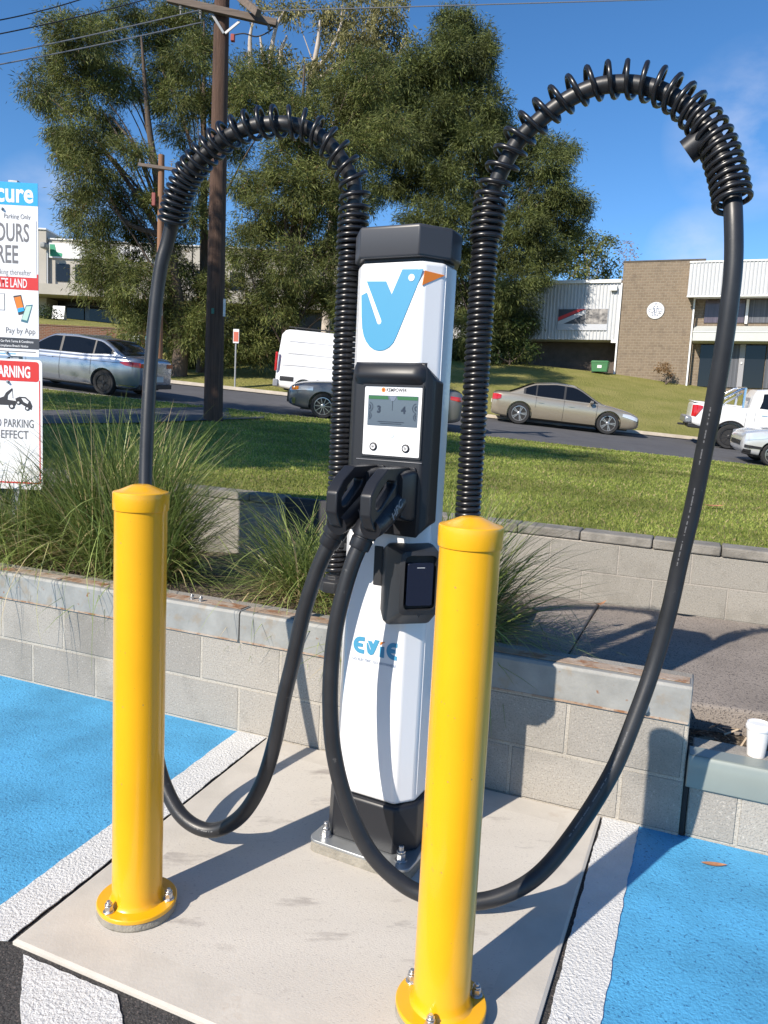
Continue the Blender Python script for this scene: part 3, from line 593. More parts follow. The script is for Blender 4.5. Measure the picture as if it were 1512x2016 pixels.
def mk_cable(label, root, path2, zend, x0, coil_to, off_amt, pitchfn, spring_z0, group):
    t = thing('charging_cable', label, 'cable', root, 0, group)
    path = spline(path2, 14)
    gl = cw(x0, 0.342, 1.088); dr = (path[-1] - path[-6]).normalized()
    g = MB(); g.tube(path, 0.0232, 16); cb = g.build('cable', M_cable, t, smooth=True, world=True, ang=60)
    col_top = next(i for i, p in enumerate(path) if p.z > zend)
    g = helix([p for p in path[:col_top] if p.z > spring_z0], 0.0325, 0.0083, 0.0170, nseg=12, wn=8); g.build('tight_spring', M_coil, t, smooth=True, world=True, ang=70)
    sub = path[col_top - 4:coil_to]
    g = helix(sub, 0.0435, 0.0072, pitchfn, off=lambda f: Vector((0, 0, off_amt * math.sin(math.pi * min(1, f * 1.05)))), nseg=16, wn=8); g.build('coil_spring', M_coil, t, smooth=True, world=True, ang=70)
    b = path[0]
    g = MB(); g.lathe([(0.02, -0.035), (0.052, -0.035), (0.055, -0.03), (0.055, 0.0), (0.050, 0.004), (0.036, 0.008), (0.036, 0.02)], 8, c=b); g.build('gland_nut', M_blackm, t, world=True, bevel=0.002)
    g = MB(); g.lathe([(0.038, 0), (0.044, 0.004), (0.044, 0.06), (0.038, 0.066), (0.02, 0.067)], 24, c=(b.x, b.y, b.z + 0.115)); g.build('spring_collar', M_blackm, t, smooth=True, world=True)
    # plug
    O = [(0.136, 1.254), (0.282, 1.256), (0.344, 1.220), (0.376, 1.186), (0.376, 1.128), (0.352, 1.092), (0.300, 1.072), (0.205, 1.112), (0.160, 1.096), (0.136, 1.120)]
    H = [(0.232, 1.219), (0.284, 1.222), (0.322, 1.198), (0.346, 1.172), (0.346, 1.152), (0.334, 1.144), (0.314, 1.150), (0.272, 1.180), (0.248, 1.197), (0.234, 1.208)]
    g = MB(); w = 0.0175; V = []; n_ = 10
    for x, P_, i_ in ((-w, O, 1.0), (w, O, 1.0), (w, H, 0), (-w, H, 0)):
        V += [cw(x0 + x, f, z) for f, z in P_]
    F = [(a * n_ + i, a * n_ + (i + 1) % n_, b_ * n_ + (i + 1) % n_, b_ * n_ + i) for a, b_ in ((0, 1), (1, 2), (2, 3), (3, 0)) for i in range(n_)]
    g.add(V, F); pg = g.build('plug', M_plug, t, bevel=0.006, bseg=3, world=True, ang=25)
    g = MB()
    def pr(f, w_, za, zb_): return [cw(x0 + x, f, z) for x, z in rrect(-w_, w_, za, zb_, 0.012, 3)]
    g.loft([pr(0.130, 0.040, 1.100, 1.246), pr(0.165, 0.041, 1.098, 1.248), pr(0.195, 0.036, 1.104, 1.244), pr(0.215, 0.030, 1.112, 1.238)]); hd = g.build('plug_head', M_plug, t, smooth=True, ang=30, world=True)
    # lower barrel running down to the strain relief
    q = (Vector(gl) - cw(x0, 0.19, 1.160)); g = MB(); a = cw(x0, 0.19, 1.160)
    g.tube([a, a + q * 0.4, a + q * 0.8, gl + Vector((0, 0, 0.004))], [0.036, 0.037, 0.035, 0.031], 18); bb = g.build('barrel', M_plug, t, smooth=True, world=True, ang=40)
    M_ = dr.to_track_quat('Z', 'Y').to_matrix().to_4x4(); e = path[-1]
    g = MB(); g.lathe([(0.0240, -0.060), (0.0285, -0.059), (0.0300, -0.054), (0.0310, -0.030), (0.0290, -0.028), (0.0290, -0.024), (0.0340, -0.022), (0.0355, -0.012), (0.0345, 0.012), (0.028, 0.030)], 24, M=Matrix.Translation(e) @ M_); g.build('strain_relief', M_plug, t, smooth=True, world=True, ang=30)
    ex = (CN * -0.80 + Vector((0, 0, 0.60))).normalized(); ez = CU; ey = ez.cross(ex)
    MM = Matrix(((ex.x, ey.x, ez.x, 0), (ex.y, ey.y, ez.y, 0), (ex.z, ey.z, ez.z, 0), (0, 0, 0, 1)))
    pos = cw(x0 + 0.0395, 0.280, 1.112) - root
    text('HPC', 0.036, M_greyp, t, None, M=Matrix.Translation(pos) @ MM, bold=0.0006)
    return t, path, sub
GRP = 'coiled charging cables of the charger'
cl = at(690, 450, 2.53); crx, cry = at(952, 520, 2.36).xy
PL = [(cl.x, cl.y, 0.845), (cl.x, cl.y, 1.0), (cl.x, cl.y, 1.3), (cl.x, cl.y, 1.7), at(697, 420, 2.53), at(697, 364, 2.53), at(686, 339, 2.53), at(665, 304, 2.53), at(636, 273, 2.53), at(602, 252, 2.54), at(560, 244, 2.54), at(519, 245, 2.56), at(487, 252, 2.58), at(452, 267, 2.60), at(421, 289, 2.63), at(392, 317, 2.65), at(368, 348, 2.68),
      at(354, 380, 2.70), at(344, 412, 2.72), at(338, 443, 2.74), at(329, 480, 2.75), at(318, 520, 2.75), at(308, 590, 2.75), at(299, 690, 2.74), at(292, 800, 2.71), at(287, 930, 2.67), at(286, 1080, 2.61), at(289, 1230, 2.55), at(297, 1380, 2.48), at(309, 1490, 2.42), at(328, 1555, 2.37), at(358, 1606, 2.33), at(398, 1632, 2.30), at(438, 1630, 2.28), at(480, 1600, 2.26),
      at(516, 1540, 2.25), at(541, 1460, 2.24), at(560, 1370, 2.23), at(577, 1300, 2.225), at(597, 1210, 2.22), at(622, 1130, 2.215), at(646, 1075, 2.21), at(664, 1040, 2.205)]
PR = [(crx, cry, 0.845), (crx, cry, 1.1), (crx, cry, 1.5), (crx, cry, 1.85), at(962, 420, 2.36), at(968, 390, 2.36), at(982, 348, 2.35), at(1018, 281, 2.33), at(1064, 235, 2.30), at(1114, 198, 2.27), at(1173, 171, 2.24), at(1235, 165, 2.21), at(1290, 175, 2.18), at(1336, 198, 2.15), at(1377, 236, 2.12), at(1407, 277, 2.09), at(1428, 331, 2.07),
      at(1440, 381, 2.05), at(1444, 435, 2.03), at(1444, 519, 2.02), at(1436, 600, 2.02), at(1422, 700, 2.03), at(1404, 800, 2.05), at(1384, 900, 2.08), at(1364, 1000, 2.11), at(1340, 1100, 2.14), at(1318, 1200, 2.15), at(1290, 1300, 2.15), at(1255, 1400, 2.13), at(1205, 1520, 2.10), at(1130, 1640, 2.07), at(1060, 1722, 2.04), at(990, 1763, 2.02), at(920, 1776, 2.02),
      at(850, 1766, 2.03), at(790, 1738, 2.05), at(727, 1675, 2.07), at(682, 1580, 2.09), at(657, 1480, 2.10), at(650, 1380, 2.11), at(655, 1280, 2.12), at(668, 1200, 2.12), at(690, 1120, 2.125), at(708, 1075, 2.13), at(722, 1042, 2.135)]
def pf(f): return 0.0185 if f < 0.075 else (0.0185 + 0.028 * sm((f - 0.075) / 0.10) if f < 0.55 else 0.0465 - 0.026 * sm((f - 0.55) / 0.36))
def idx(path, q):
    return min(range(len(path)), key=lambda i: (path[i] - q).length)
tp = spline(PL, 14); tr_ = spline(PR, 14)
tL, pathL, subL = mk_cable('black charging cable whose coil arches over the left bollard and hangs from the left plug', Vector((at(420, 1640, 2.29).x, 2.29, 0.05)), PL, at(692, 452, 2.53).z, -0.020, idx(tp, at(338, 443, 2.74)), 0.006, pf, 0.87, GRP)
tR, pathR, subR = mk_cable('black charging cable with the tall coil arching right, looping low behind the right bollard', Vector((at(990, 1763, 2.02).x, 2.02, 0.02)), PR, at(963, 448, 2.36).z, 0.086, idx(tr_, at(1442, 405, 2.04)), 0.012, pf, 0.87, GRP)
# faint white printing along the jackets
M_print = mat('cable_print', (0.12, 0.12, 0.125), 0.6)
def printing(t, path, ranges, seed):
    r = random.Random(seed); g = MB(); root = t.location
    for a, b in ranges:
        g = MB(); i0, i1 = idx(path, a), idx(path, b); P = resample(path[i0:i1 + 1], 0.004); i = 0
        while i < len(P) - 4:
            n_ = r.choice((1, 1, 2, 2, 3)); p0, p1 = P[i], P[min(i + n_, len(P) - 1)]; tg = (p1 - p0).normalized(); vw = (Vector((0, 0, EYE)) - p0); vw.x -= 0.15; vw = (vw - tg * vw.dot(tg)).normalized(); sd_ = tg.cross(vw).normalized()
            if r.random() < .72:
                q0, q1 = p0 + vw * 0.0234 + sd_ * .004, p1 - tg * .001 + vw * 0.0234 + sd_ * .004; h_ = .0016; g.add([q0 - sd_ * h_, q1 - sd_ * h_, q1 + sd_ * h_, q0 + sd_ * h_], [(0, 1, 2, 3)])
            i += n_ + (1 if r.random() < .3 else 0)
        g.build('cable_print', M_print, t, world=True)
printing(tR, pathR, [(at(1404, 800, 2.05), at(1380, 920, 2.09)), (at(1372, 960, 2.10), at(1336, 1120, 2.14)), (at(1240, 1440, 2.12), at(1120, 1655, 2.07))], 4)
printing(tL, pathL, [(at(335, 1565, 2.36), at(430, 1632, 2.28))], 5)
pa, pb_ = at(1400, 262, 2.10), at(1352, 300, 2.13)
g = MB(); g.tube([pa, pb_], 0.034, 28); g.build('cable_clamp', M_black, tR, smooth=True, world=True, ang=30)
# brackets carrying the springs
for q, sx in (((cl.x, cl.y), -1), ((crx, cry), 1)):
    d = Vector((q[0] - CH.x, q[1] - CH.y, 0)); lx = d.dot(CU); ly = -d.dot(CN)
    g = MB()
    for z in (0.965, 0.84): g.box(min(lx, sx * 0.13), max(lx, sx * 0.13), ly - 0.02, ly + 0.02, z + zo - 0.013, z + zo + 0.013)
    g.box(sx * 0.13 - 0.01, sx * 0.13 + 0.01, 0.0, ly + 0.03, 0.80 + zo, 1.02 + zo); lobj(g, 'spring_bracket', M_blackm, bevel=0.003)

# ================================================================ PAPER CUP
M_cup = mat('white_paper_cup', (0.72, 0.71, 0.69), 0.75); M_lid = mat('white_plastic_lid', (0.76, 0.76, 0.77), 0.35)
cp = wl(1.700, 0.128, 0.2885); t = thing('paper_cup', 'white paper coffee cup with a white lid standing on the end wall', 'cup', cp)
g = MB(); g.lathe([(0.027, 0.0), (0.0285, 0.001), (0.0385, 0.105), (0.030, 0.106)], 36); g.build('cup_body', M_cup, t, smooth=True)
g = MB(); g.lathe([(0.0405, 0.097), (0.0415, 0.099), (0.0415, 0.108), (0.0395, 0.111), (0.0385, 0.118), (0.0365, 0.1195), (0.0355, 0.1150), (0.010, 0.1155), (0.002, 0.1155)], 36); g.build('lid', M_lid, t, smooth=True, ang=30)

# ================================================================ FALLEN LEAVES
M_leafb = mat('dry_leaf', (0.36, 0.17, 0.085), 0.8, var=0.3, vscale=30)
def leaf(label, p, L, rz, curl=0.25):
    g = MB(); V = []; n_ = 8
    for k in range(n_ + 1):
        t = k / n_; w = 0.11 * L * math.sin(math.pi * min(1, t * 1.02)) ** 0.8; x = (t - 0.5) * L; z = 0.004 + curl * L * (t - 0.5) ** 2
        V += [(x, -w, z + 0.2 * w), (x, 0, z - 0.0), (x, w, z + 0.5 * w)]
    F = [(3 * k + j, 3 * k + j + 1, 3 * k + j + 4, 3 * k + j + 3) for k in range(n_) for j in (0, 1)]
    g.add(V, F); o = g.build('fallen_leaf', M_leafb, None, loc=p, rotz=rz, smooth=True); return tag(o, label, 'leaf', 'dry fallen leaves')
leaf('narrow reddish dry leaf lying on the blue bay at the right', Vector((1.131, 2.354, -0.003)), 0.085, R(-5))
leaf('curled brown leaf on the path at the foot of the garden wall', wl(0.985, 1.50, 0.432), 0.10, R(30), 0.9)
leaf('flat brown leaf on the path against the garden wall, right of the tall cable', wl(1.42, 1.50, 0.432), 0.13, R(-15), 0.3)
q = onlawn(1405, 1003); leaf('large brown leaf lying on the sunlit lawn', Vector((q.x, q.y, zlawn(q.x, q.y) + 0.02)), 0.20, R(10), 0.3)

# ================================================================ PARKING SIGN
M_sign = mat('white_sign_sheet', (0.77, 0.77, 0.78), 0.35); M_cyan = mat('cyan_sheet', (0.02, 0.36, 0.72), 0.35); M_red = mat('red_sheet', (0.62, 0.035, 0.03), 0.35)
M_char = mat('charcoal_sheet', (0.045, 0.05, 0.06), 0.4); M_gtext = mat('grey_lettering', (0.14, 0.14, 0.15), 0.5); M_post = mat('galvanised_post', (0.35, 0.36, 0.37), 0.5, metal=0.5)
SX, SY = -1.894, 4.20; k = 0.00266
sg = thing('parking_sign', 'tall white private parking sign with cyan, red and black bands standing in the long grass', 'sign', (SX, SY, 0.48), R(1.5))
def sx_(px): return (px - 76) * 0.00277
def sz_(py): return 2.514 - (py - 362) * k - 0.48
def pan_(x0, x1, y0, y1, m_, nm, d, r=0.0, th=0.003, par=None):
    g = MB(); pts = rrect(sx_(x0), sx_(x1), sz_(y1), sz_(y0), r) if r else [(sx_(x0), sz_(y1)), (sx_(x1), sz_(y1)), (sx_(x1), sz_(y0)), (sx_(x0), sz_(y0))]
    g.prism(pts, lambda x, z: (x, -d, z), lambda x, z: (x, -d - th, z)); return g.build(nm, m_, par or sg)
g = MB()
for px in (28, -150): g.box(sx_(px) - 0.025, sx_(px) + 0.025, 0.004, 0.05, 0.0, sz_(357))
g.build('post', M_post, sg, bevel=0.003)
up_ = pan_(-215, 76, 362, 698, M_sign, 'notice_board', 0, 0, 0.004); lo_ = pan_(-215, 82, 704, 968, M_sign, 'warning_board', 0, 0.02, 0.004)
pan_(-215, 76, 362, 405, M_cyan, 'cyan_band', 0.0045, par=up_, th=0.0006)
pan_(-215, 76, 536, 567, M_red, 'red_band', 0.0045, par=up_, th=0.0006); pan_(-215, 73, 433, 543, M_sign, 'overlay_sheet', 0.0056, par=up_, th=0.0006)
pan_(-215, 77, 662, 683, M_char, 'black_band', 0.0045, par=up_, th=0.0006)
pan_(-211, 76, 708, 748, M_red, 'red_band', 0.0045, 0.016, par=lo_, th=0.0006); 
pan_(76, 78, 745, 955, M_red, 'red_border', 0.0045, par=lo_, th=0.0006); pan_(-211, 78, 953, 956, M_red, 'red_border', 0.0045, par=lo_, th=0.0006)
def stx(body_, right, base, h, m_, par, wx=0.7, bold=0.0, d=0.0068, xh=0.70):
    size = h * k / xh; return text(body_, size, m_, par, (sx_(right), -d, sz_(base)), wx=wx, bold=bold, align='RIGHT')
stx('Secure', 68, 399, 27, M_sign, up_, 0.80, 0.0035, 0.0058, 0.53)
stx('Parking Only', 62, 431, 9.5, M_gtext, up_, 0.74, 0, 0.0052)
stx('HOURS', 60, 474, 34, M_gtext, up_, 0.54, 0.0022); stx('FREE', 39, 516, 34, M_gtext, up_, 0.56, 0.0022)
stx('Parking thereafter', 63, 539, 11, M_gtext, up_, 0.66, 0); stx('PRIVATE LAND', 55, 563, 17, M_sign, up_, 0.52, 0.0008, 0.0058)
stx('Pay by App', 70, 653, 11.5, M_gtext, up_, 0.80, 0, 0.0052)
stx('Comply with the Car Park Terms & Conditions', 66, 671, 4.6, M_sign, up_, 0.82, 0.0002, 0.0056); stx('with a Non-Compliance Breach Notice', 56, 680, 4.6, M_sign, up_, 0.82, 0.0002, 0.0056)
stx('WARNING', 60, 740, 22, M_sign, lo_, 0.54, 0.0026, 0.0058); stx('NO PARKING', 66, 841, 16.5, M_gtext, lo_, 0.62, 0.0006, 0.0052); stx('IN EFFECT', 55, 864, 16.5, M_gtext, lo_, 0.74, 0.0006, 0.0052)
for y, a, b in ((688, -60, 70), (693, -20, 32)): pan_(a, b, y, y + 1.6, M_cyan if y > 690 else M_gtext, 'small_print', 0.0045, par=up_, th=0.0004)
def flat(pts, m_, nm, par, d=0.0047, th=0.0005):
    g = MB(); g.prism([(sx_(x), sz_(y)) for x, y in pts], lambda x, z: (x, -d, z), lambda x, z: (x, -d - th, z)); return g.build(nm, m_, par)
flat([(-60, 576), (12, 576), (12, 609), (-60, 609)], M_gtext, 'boxed_notice', up_); flat([(-59, 577), (11, 577), (11, 608), (-59, 608)], M_sign, 'boxed_notice', up_, 0.0053)
flat([(28, 580), (43, 577), (51, 613), (38, 617)], M_ink, 'phone_picture', up_); flat([(30, 583), (42, 580), (49, 608), (37, 612)], M_orange, 'phone_picture', up_, 0.0053); flat([(36, 604), (47.6, 601), (49, 608), (37, 612)], M_cyan, 'phone_picture', up_, 0.0059)
flat([(52, 597), (65, 595), (55, 632), (42, 629)], mat('teal_ink', (0.05, 0.16, 0.22), 0.4), 'phone_picture', up_); flat([(53, 599), (63, 598), (54, 627), (44, 625)], mat('pale_green_ink', (0.45, 0.66, 0.55), 0.4), 'phone_picture', up_, 0.0053)
# tow truck picture
tw = [(0, 783), (8, 780), (12, 772), (23, 763), (25, 763), (25, 766), (16, 777), (15, 786), (31, 788), (31, 797), (0, 797), (-30, 797), (-30, 783)]
flat(tw, M_ink, 'tow_truck_picture', lo_); flat(circ(23, 799, 6, 18), M_ink, 'tow_truck_picture', lo_, 0.0053); flat(circ(23, 799, 2.8, 14), M_sign, 'tow_truck_picture', lo_, 0.0059)
flat([(24, 765), (25, 765), (26, 783), (25, 783)], M_ink, 'tow_truck_picture', lo_)
flat([(30, 783), (38, 779), (50, 779), (59, 787), (63, 797), (61, 805), (52, 800), (40, 793), (32, 790)], M_ink, 'tow_truck_picture', lo_); flat([(42, 782), (49, 782), (56, 788), (54, 793), (46, 789)], M_sign, 'tow_truck_picture', lo_, 0.0053)
for a, b in ((36, 791), (53, 802)): flat(circ(a, b, 4.6, 16), M_ink, 'tow_truck_picture', lo_, 0.0059); flat(circ(a, b, 2.1, 12), M_sign, 'tow_truck_picture', lo_, 0.0065)
for bx, by in ((9, 413), (15, 692), (16, 750)): 
    o = hexbolt('bolt', sg, (sx_(bx), -0.0052, sz_(by)), 0.006, 0.01, 'y')

# ================================================================ LONG GRASS
M_blade = foliage_mat('tussock_blades', (0.085, 0.135, 0.028), (0.32, 0.38, 0.12), 0.30, 0.40, (0.50, 0.40, 0.22), 0.88)
M_straw = foliage_mat('straw_blades', (0.27, 0.20, 0.10), (0.48, 0.38, 0.22), 0.25, 0.7)
def blades(n, rb, L0, L1, th0, th1, bend, w, seg=7, az=None, seed=0):
    r = np.random.default_rng(seed); ph = r.uniform(0, 2 * np.pi, n) if az is None else r.uniform(az[0], az[1], n)
    rr = rb * np.sqrt(r.uniform(0, 1, n)); p2 = r.uniform(0, 2 * np.pi, n)
    P = np.stack([rr * np.cos(p2), rr * np.sin(p2), np.zeros(n)], 1); L = r.uniform(L0, L1, n); th = R(th0) + (R(th1) - R(th0)) * r.uniform(0, 1, n) ** 1.3
    bd = R(bend) * r.uniform(0.25, 1.0, n); tw = r.normal(0, 0.5, n); W_ = w * r.uniform(0.6, 1.3, n)
    V = np.zeros((n, seg + 1, 2, 3)); kink = r.uniform(0.3, 0.9, n); kk = np.where(r.uniform(0, 1, n) < 0.12, R(50), 0.0)
    for s in range(seg + 1):
        t = s / seg; a = th + bd * t ** 1.5 + kk * (t > kink); d = np.stack([np.sin(a) * np.cos(ph), np.sin(a) * np.sin(ph), np.cos(a)], 1)
        side = np.stack([-np.sin(ph + tw), np.cos(ph + tw), 0 * ph], 1); ww = (W_ * (1 - t) ** 0.55 * 0.5 + 0.0003)[:, None]
        V[:, s, 0] = P - side * ww; V[:, s, 1] = P + side * ww; P = P + d * (L / seg)[:, None]
    base = np.arange(n)[:, None, None] * (seg + 1) * 2; q = np.arange(seg)[None, :, None] * 2
    F = base + q + np.array([0, 1, 3, 2])[None, None, :]
    return V.reshape(-1, 3), F.reshape(-1, 4)
def tussock(label, loc, n, rb, L0, L1, seed, th1=62, dead=0.12, bend=75, th0=4, hang=0):
    t = thing('grass_tussock', label, 'grass clump', loc, 0, 'long grass tussocks in the planter')
    V, F = blades(n, rb, L0, L1, th0, th1, bend, 0.0074, 8, None, seed)
    if hang:
        V2, F2 = blades(hang, rb * .6, L1 * 1.0, L1 * 1.5, 38, 62, 165, 0.0055, 12, (-2.15, -1.25), seed + 9); F = np.concatenate([F, F2 + len(V)]); V = np.concatenate([V, V2])
    npmesh('leaf_blades', V, F, M_blade, t)
    V, F = blades(int(n * dead), rb * 1.2, L0 * 0.35, L0 * 0.8, 25, 85, 60, 0.005, 6, None, seed + 50); npmesh('dry_blades', V, F, M_straw, t)
    return t
tussock('tall dense tussock of green grass in front of the parking sign', wl(-1.50, 0.62, 0.44), 2300, 0.24, 0.60, 1.08, 1, 58, hang=10)
tussock('broad green tussock with straw-coloured skirt at the far left edge of the planter', wl(-2.05, 0.50, 0.45), 1900, 0.24, 0.45, 0.80, 2, 75, 0.9, hang=16)
tussock('spreading tussock just behind the left bollard', wl(-1.24, 0.55, 0.45), 1150, 0.14, 0.38, 0.76, 3, 80, 0.3, 85)
tussock('low sprawling pale tussock between the left bollard and the charger', wl(-0.30, 0.66, 0.455), 1700, 0.22, 0.34, 0.74, 4, 94, 0.9, 75, th0=24, hang=14)
tussock('dark arching tussock behind the charger, spilling over the footpath', wl(0.46, 0.46, 0.43), 1900, 0.15, 0.42, 0.80, 5, 84, 0.15)

# ================================================================ VEHICLES
def paint_mat(name, c, metal=0.6, rough=0.28):
    return mat(name, c, rough, metal=metal, coat=0.8, var=0.03, vscale=2)
M_glass = mat('tinted_glass', (0.006, 0.007, 0.009), 0.06, spec=0.32)
M_tyre = mat('tyre_rubber', (0.022, 0.022, 0.023), 0.85, var=0.2, vscale=20)
M_rim = mat('alloy_rim', (0.52, 0.52, 0.53), 0.3, metal=0.85); M_rimd = mat('dark_rim', (0.03, 0.03, 0.033), 0.45, metal=0.4)
M_trim = mat('black_trim', (0.016, 0.016, 0.018), 0.5); M_tail = mat('red_lens', (0.45, 0.012, 0.012), 0.12, coat=0.6)
M_head = mat('clear_lens', (0.62, 0.64, 0.66), 0.10, metal=0.3, coat=0.6); M_amber = mat('amber_lens', (0.75, 0.22, 0.02), 0.15)
M_plate = mat('number_plate', (0.62, 0.62, 0.58), 0.45); M_chrome = mat('bright_metal', (0.68, 0.69, 0.70), 0.16, metal=1.0)
def lin(tab, x):
    if x <= tab[0][0]: return tab[0][1]
    for (a, va), (b, vb_) in zip(tab, tab[1:]):
        if x <= b:
            t = (x - a) / (b - a); t = t * t * (3 - 2 * t) * 0.5 + t * 0.5; return va + (vb_ - va) * t
    return tab[-1][1]
class Car:
    def __init__(s, name, label, cat, L, Wd, top, zb, gh, zroof, paint, wheels, r, pos, heading, zfn, spokes=5, rimm=None, group=None, belt=None, wr=0.72, tyre_w=0.2):
        s.L, s.W, s.top, s.zb, s.gh, s.zroof, s.paint, s.r, s.wr = L, Wd / 2, top, zb, gh, zroof, paint, r, wr
        h = Vector((math.cos(heading), math.sin(heading), 0)); l = Vector((-h.y, h.x, 0)); p = Vector((pos[0], pos[1], 0)); e = 1.3
        Z = lambda q: zfn(q.x, q.y)
        hz = (Z(p + h * e) - Z(p - h * e)) / (2 * e); lz = (Z(p + l * .8) - Z(p - l * .8)) / 1.6
        X = Vector((h.x, h.y, hz)).normalized(); Yv = Vector((l.x, l.y, lz)).normalized(); Zv = X.cross(Yv).normalized(); Yv = Zv.cross(X)
        c = Vector((p.x, p.y, (Z(p + h * e) + Z(p - h * e)) / 2 + 0.004))
        s.t = thing(name, label, cat, (0, 0, 0), 0, group); s.t.matrix_world = Matrix(((X.x, Yv.x, Zv.x, c.x), (X.y, Yv.y, Zv.y, c.y), (X.z, Yv.z, Zv.z, c.z), (0, 0, 0, 1)))
        s.body(wheels); s.wheels(wheels, spokes, rimm or M_rim, tyre_w)
    def w(s, x):
        u = abs(2 * x / s.L); k = 1 - 0.06 * u ** 4 - (0.16 * max(0, (u - 0.93) / 0.07) ** 1.6 if u > 0.93 else 0); return s.W * k
    def zt(s, x): return lin(s.top, x)
    def zbot(s, x):
        u = abs(2 * x / s.L); return s.zb + 0.10 * max(0, (u - 0.80) / 0.20) ** 2
    def half(s, x):
        w, a, b = s.w(x), s.zbot(x), s.zt(x); u = abs(2 * x / s.L)
        if u > 0.985: b -= 0.05; a += 0.05
        h = b - a
        return [(0, a), (.84 * w, a), (.955 * w, a + .05), (.99 * w, a + .28 * h), (1.0 * w, a + .55 * h), (.982 * w, a + .80 * h), (.945 * w, b - .035), (.86 * w, b - .006), (.4 * w, b + .014), (0, b + .018)]
    def yside(s, x, z):
        P = s.half(x)[1:7]
        for (y0, z0), (y1, z1) in zip(P, P[1:]):
            if z <= z1: return y0 + (y1 - y0) * max(0, (z - z0) / max(1e-6, z1 - z0))
        return P[-1][0]
    def body(s, wheels):
        us = [-1, -.985, -.955, -.90, -.82, -.72, -.62, -.52, -.42, -.3, -.18, -.06, .06, .18, .3, .42, .52, .62, .72, .82, .90, .955, .985, 1]
        rings = []
        for u in us:
            P = s.half(u * s.L / 2); x = u * s.L / 2
            rings.append([(x, y, z) for y, z in P] + [(x, -y, z) for y, z in P[-2:0:-1]])
        g = MB(); g.loft(rings); o = g.build('body', s.paint, s.t, sub=1); s.bodyo = o
        cut = MB()
        for wx in wheels:
            for sg_ in (-1, 1):
                M = Matrix.Translation((wx, sg_ * (s.W - 0.10), s.r)) @ Matrix.Rotation(math.pi / 2, 4, 'X'); rr = s.r + 0.055
                cut.lathe([(rr, -0.18), (rr, 0.18)], 32, M=M)
        c = cut.build('cut', M_trim); c.parent = s.t
        bpy.context.view_layer.update()
        md = o.modifiers.new('c', 'BOOLEAN'); md.object = c; md.operation = 'DIFFERENCE'; md.solver = 'EXACT'
        bake(o, 32); bpy.data.objects.remove(c)
        g = MB()                                                   # dark wheel-house liners and floor
        g.box(-s.L / 2 + .35, s.L / 2 - .35, -s.W + .26, s.W - .26, s.zb - 0.02, s.zb + 0.12); g.build('underbody', M_trim, s.t)
    def zr(s, x): return lin(s.gh, x)
    def hw(s, x, z):
        zb_ = s.zt(x) - 0.05; t = (z - zb_) / max(0.05, s.zroof - zb_); return s.w(x) * (.915 + (s.wr - .915) * max(0, min(1, t)))
    def cabin(s, n=30):
        a, b = s.gh[0][0], s.gh[-1][0]; s.xs = [a + (b - a) * i / n for i in range(n + 1)]; rings = []
        for x in s.xs:
            z0 = s.zt(x) - 0.06; z1 = max(s.zr(x), z0 + 0.03); d = min(0.055, (z1 - z0) * .4)
            P = [(0, z0), (s.hw(x, z0), z0), (s.hw(x, z0 + .5 * (z1 - z0)), z0 + .5 * (z1 - z0)), (s.hw(x, z1 - d), z1 - d), (s.hw(x, z1 - d) - .035, z1 - .016), (s.hw(x, z1) - .13, z1), (0, z1 + .02)]
            rings.append([(x, y, z) for y, z in P] + [(x, -y, z) for y, z in P[-2:0:-1]])
        g = MB(); g.loft(rings); return g.build('cabin', s.paint, s.t, smooth=True, ang=40)
    def sideglass(s, x0, x1, lo=0.018, up=0.058, off=0.007, m_=None, name='side_window', sides=(1, -1), rake=(0, 0)):
        out = []
        for sg_ in sides:
            g = MB(); V = []; n = 14
            for i in range(n + 1):
                for j in (0, 1):
                    x = x0 + (x1 - x0) * i / n + (rake[0] if i == 0 else 0) * j + (rake[1] if i == n else 0) * j
                    zl = s.zt(x) + lo; zh = max(s.zr(x) - up, zl + 0.006); z = zl if j == 0 else zh
                    V.append((x, sg_ * (s.hw(x, z) + off), z))
            g.add(V, [(2 * i, 2 * i + 2, 2 * i + 3, 2 * i + 1) for i in range(n)]); out.append(g.build(name, m_ or M_glass, s.t, smooth=True))
        return out
    def screen(s, x0, x1, name, frac=0.86, off=0.012):
        g = MB(); V = []; n = 8; mm = 6; sgn = 1 if s.zr(x1) < s.zr(x0) else -1
        for i in range(n + 1):
            x = x0 + (x1 - x0) * i / n; z = s.zr(x)
            for j in range(mm + 1):
                u = -1 + 2 * j / mm; yy = u * (s.hw(x, z) - .10); V.append((x + sgn * off * .6, yy, z + off * .7 + .02 * (1 - u * u)))
        g.add(V, [(i * (mm + 1) + j, (i + 1) * (mm + 1) + j, (i + 1) * (mm + 1) + j + 1, i * (mm + 1) + j + 1) for i in range(n) for j in range(mm)])
        return g.build(name, M_glass, s.t, smooth=True)
    def patch(s, pts, m_, name, off=0.006, sides=(1, -1), parent=None, n=10):
        """pts: [(x, zlow, zhigh)...] laid on the flank"""
        for sg_ in sides:
            g = MB(); V = []
            xs = [pts[0][0] + (pts[-1][0] - pts[0][0]) * i / n for i in range(n + 1)]
            for x in xs:
                lo = np.interp(x, *zip(*sorted([(p[0], p[1]) for p in pts]))); hi = np.interp(x, *zip(*sorted([(p[0], p[2]) for p in pts])))
                for j in range(4):
                    z = lo + (hi - lo) * j / 3; V.append((x, sg_ * (s.yside(x, z) + off), z))
            g.add(V, [(4 * i + j, 4 * i + 4 + j, 4 * i + 5 + j, 4 * i + 1 + j) for i in range(n) for j in range(3)]); g.build(name, m_, parent or s.t, smooth=True)
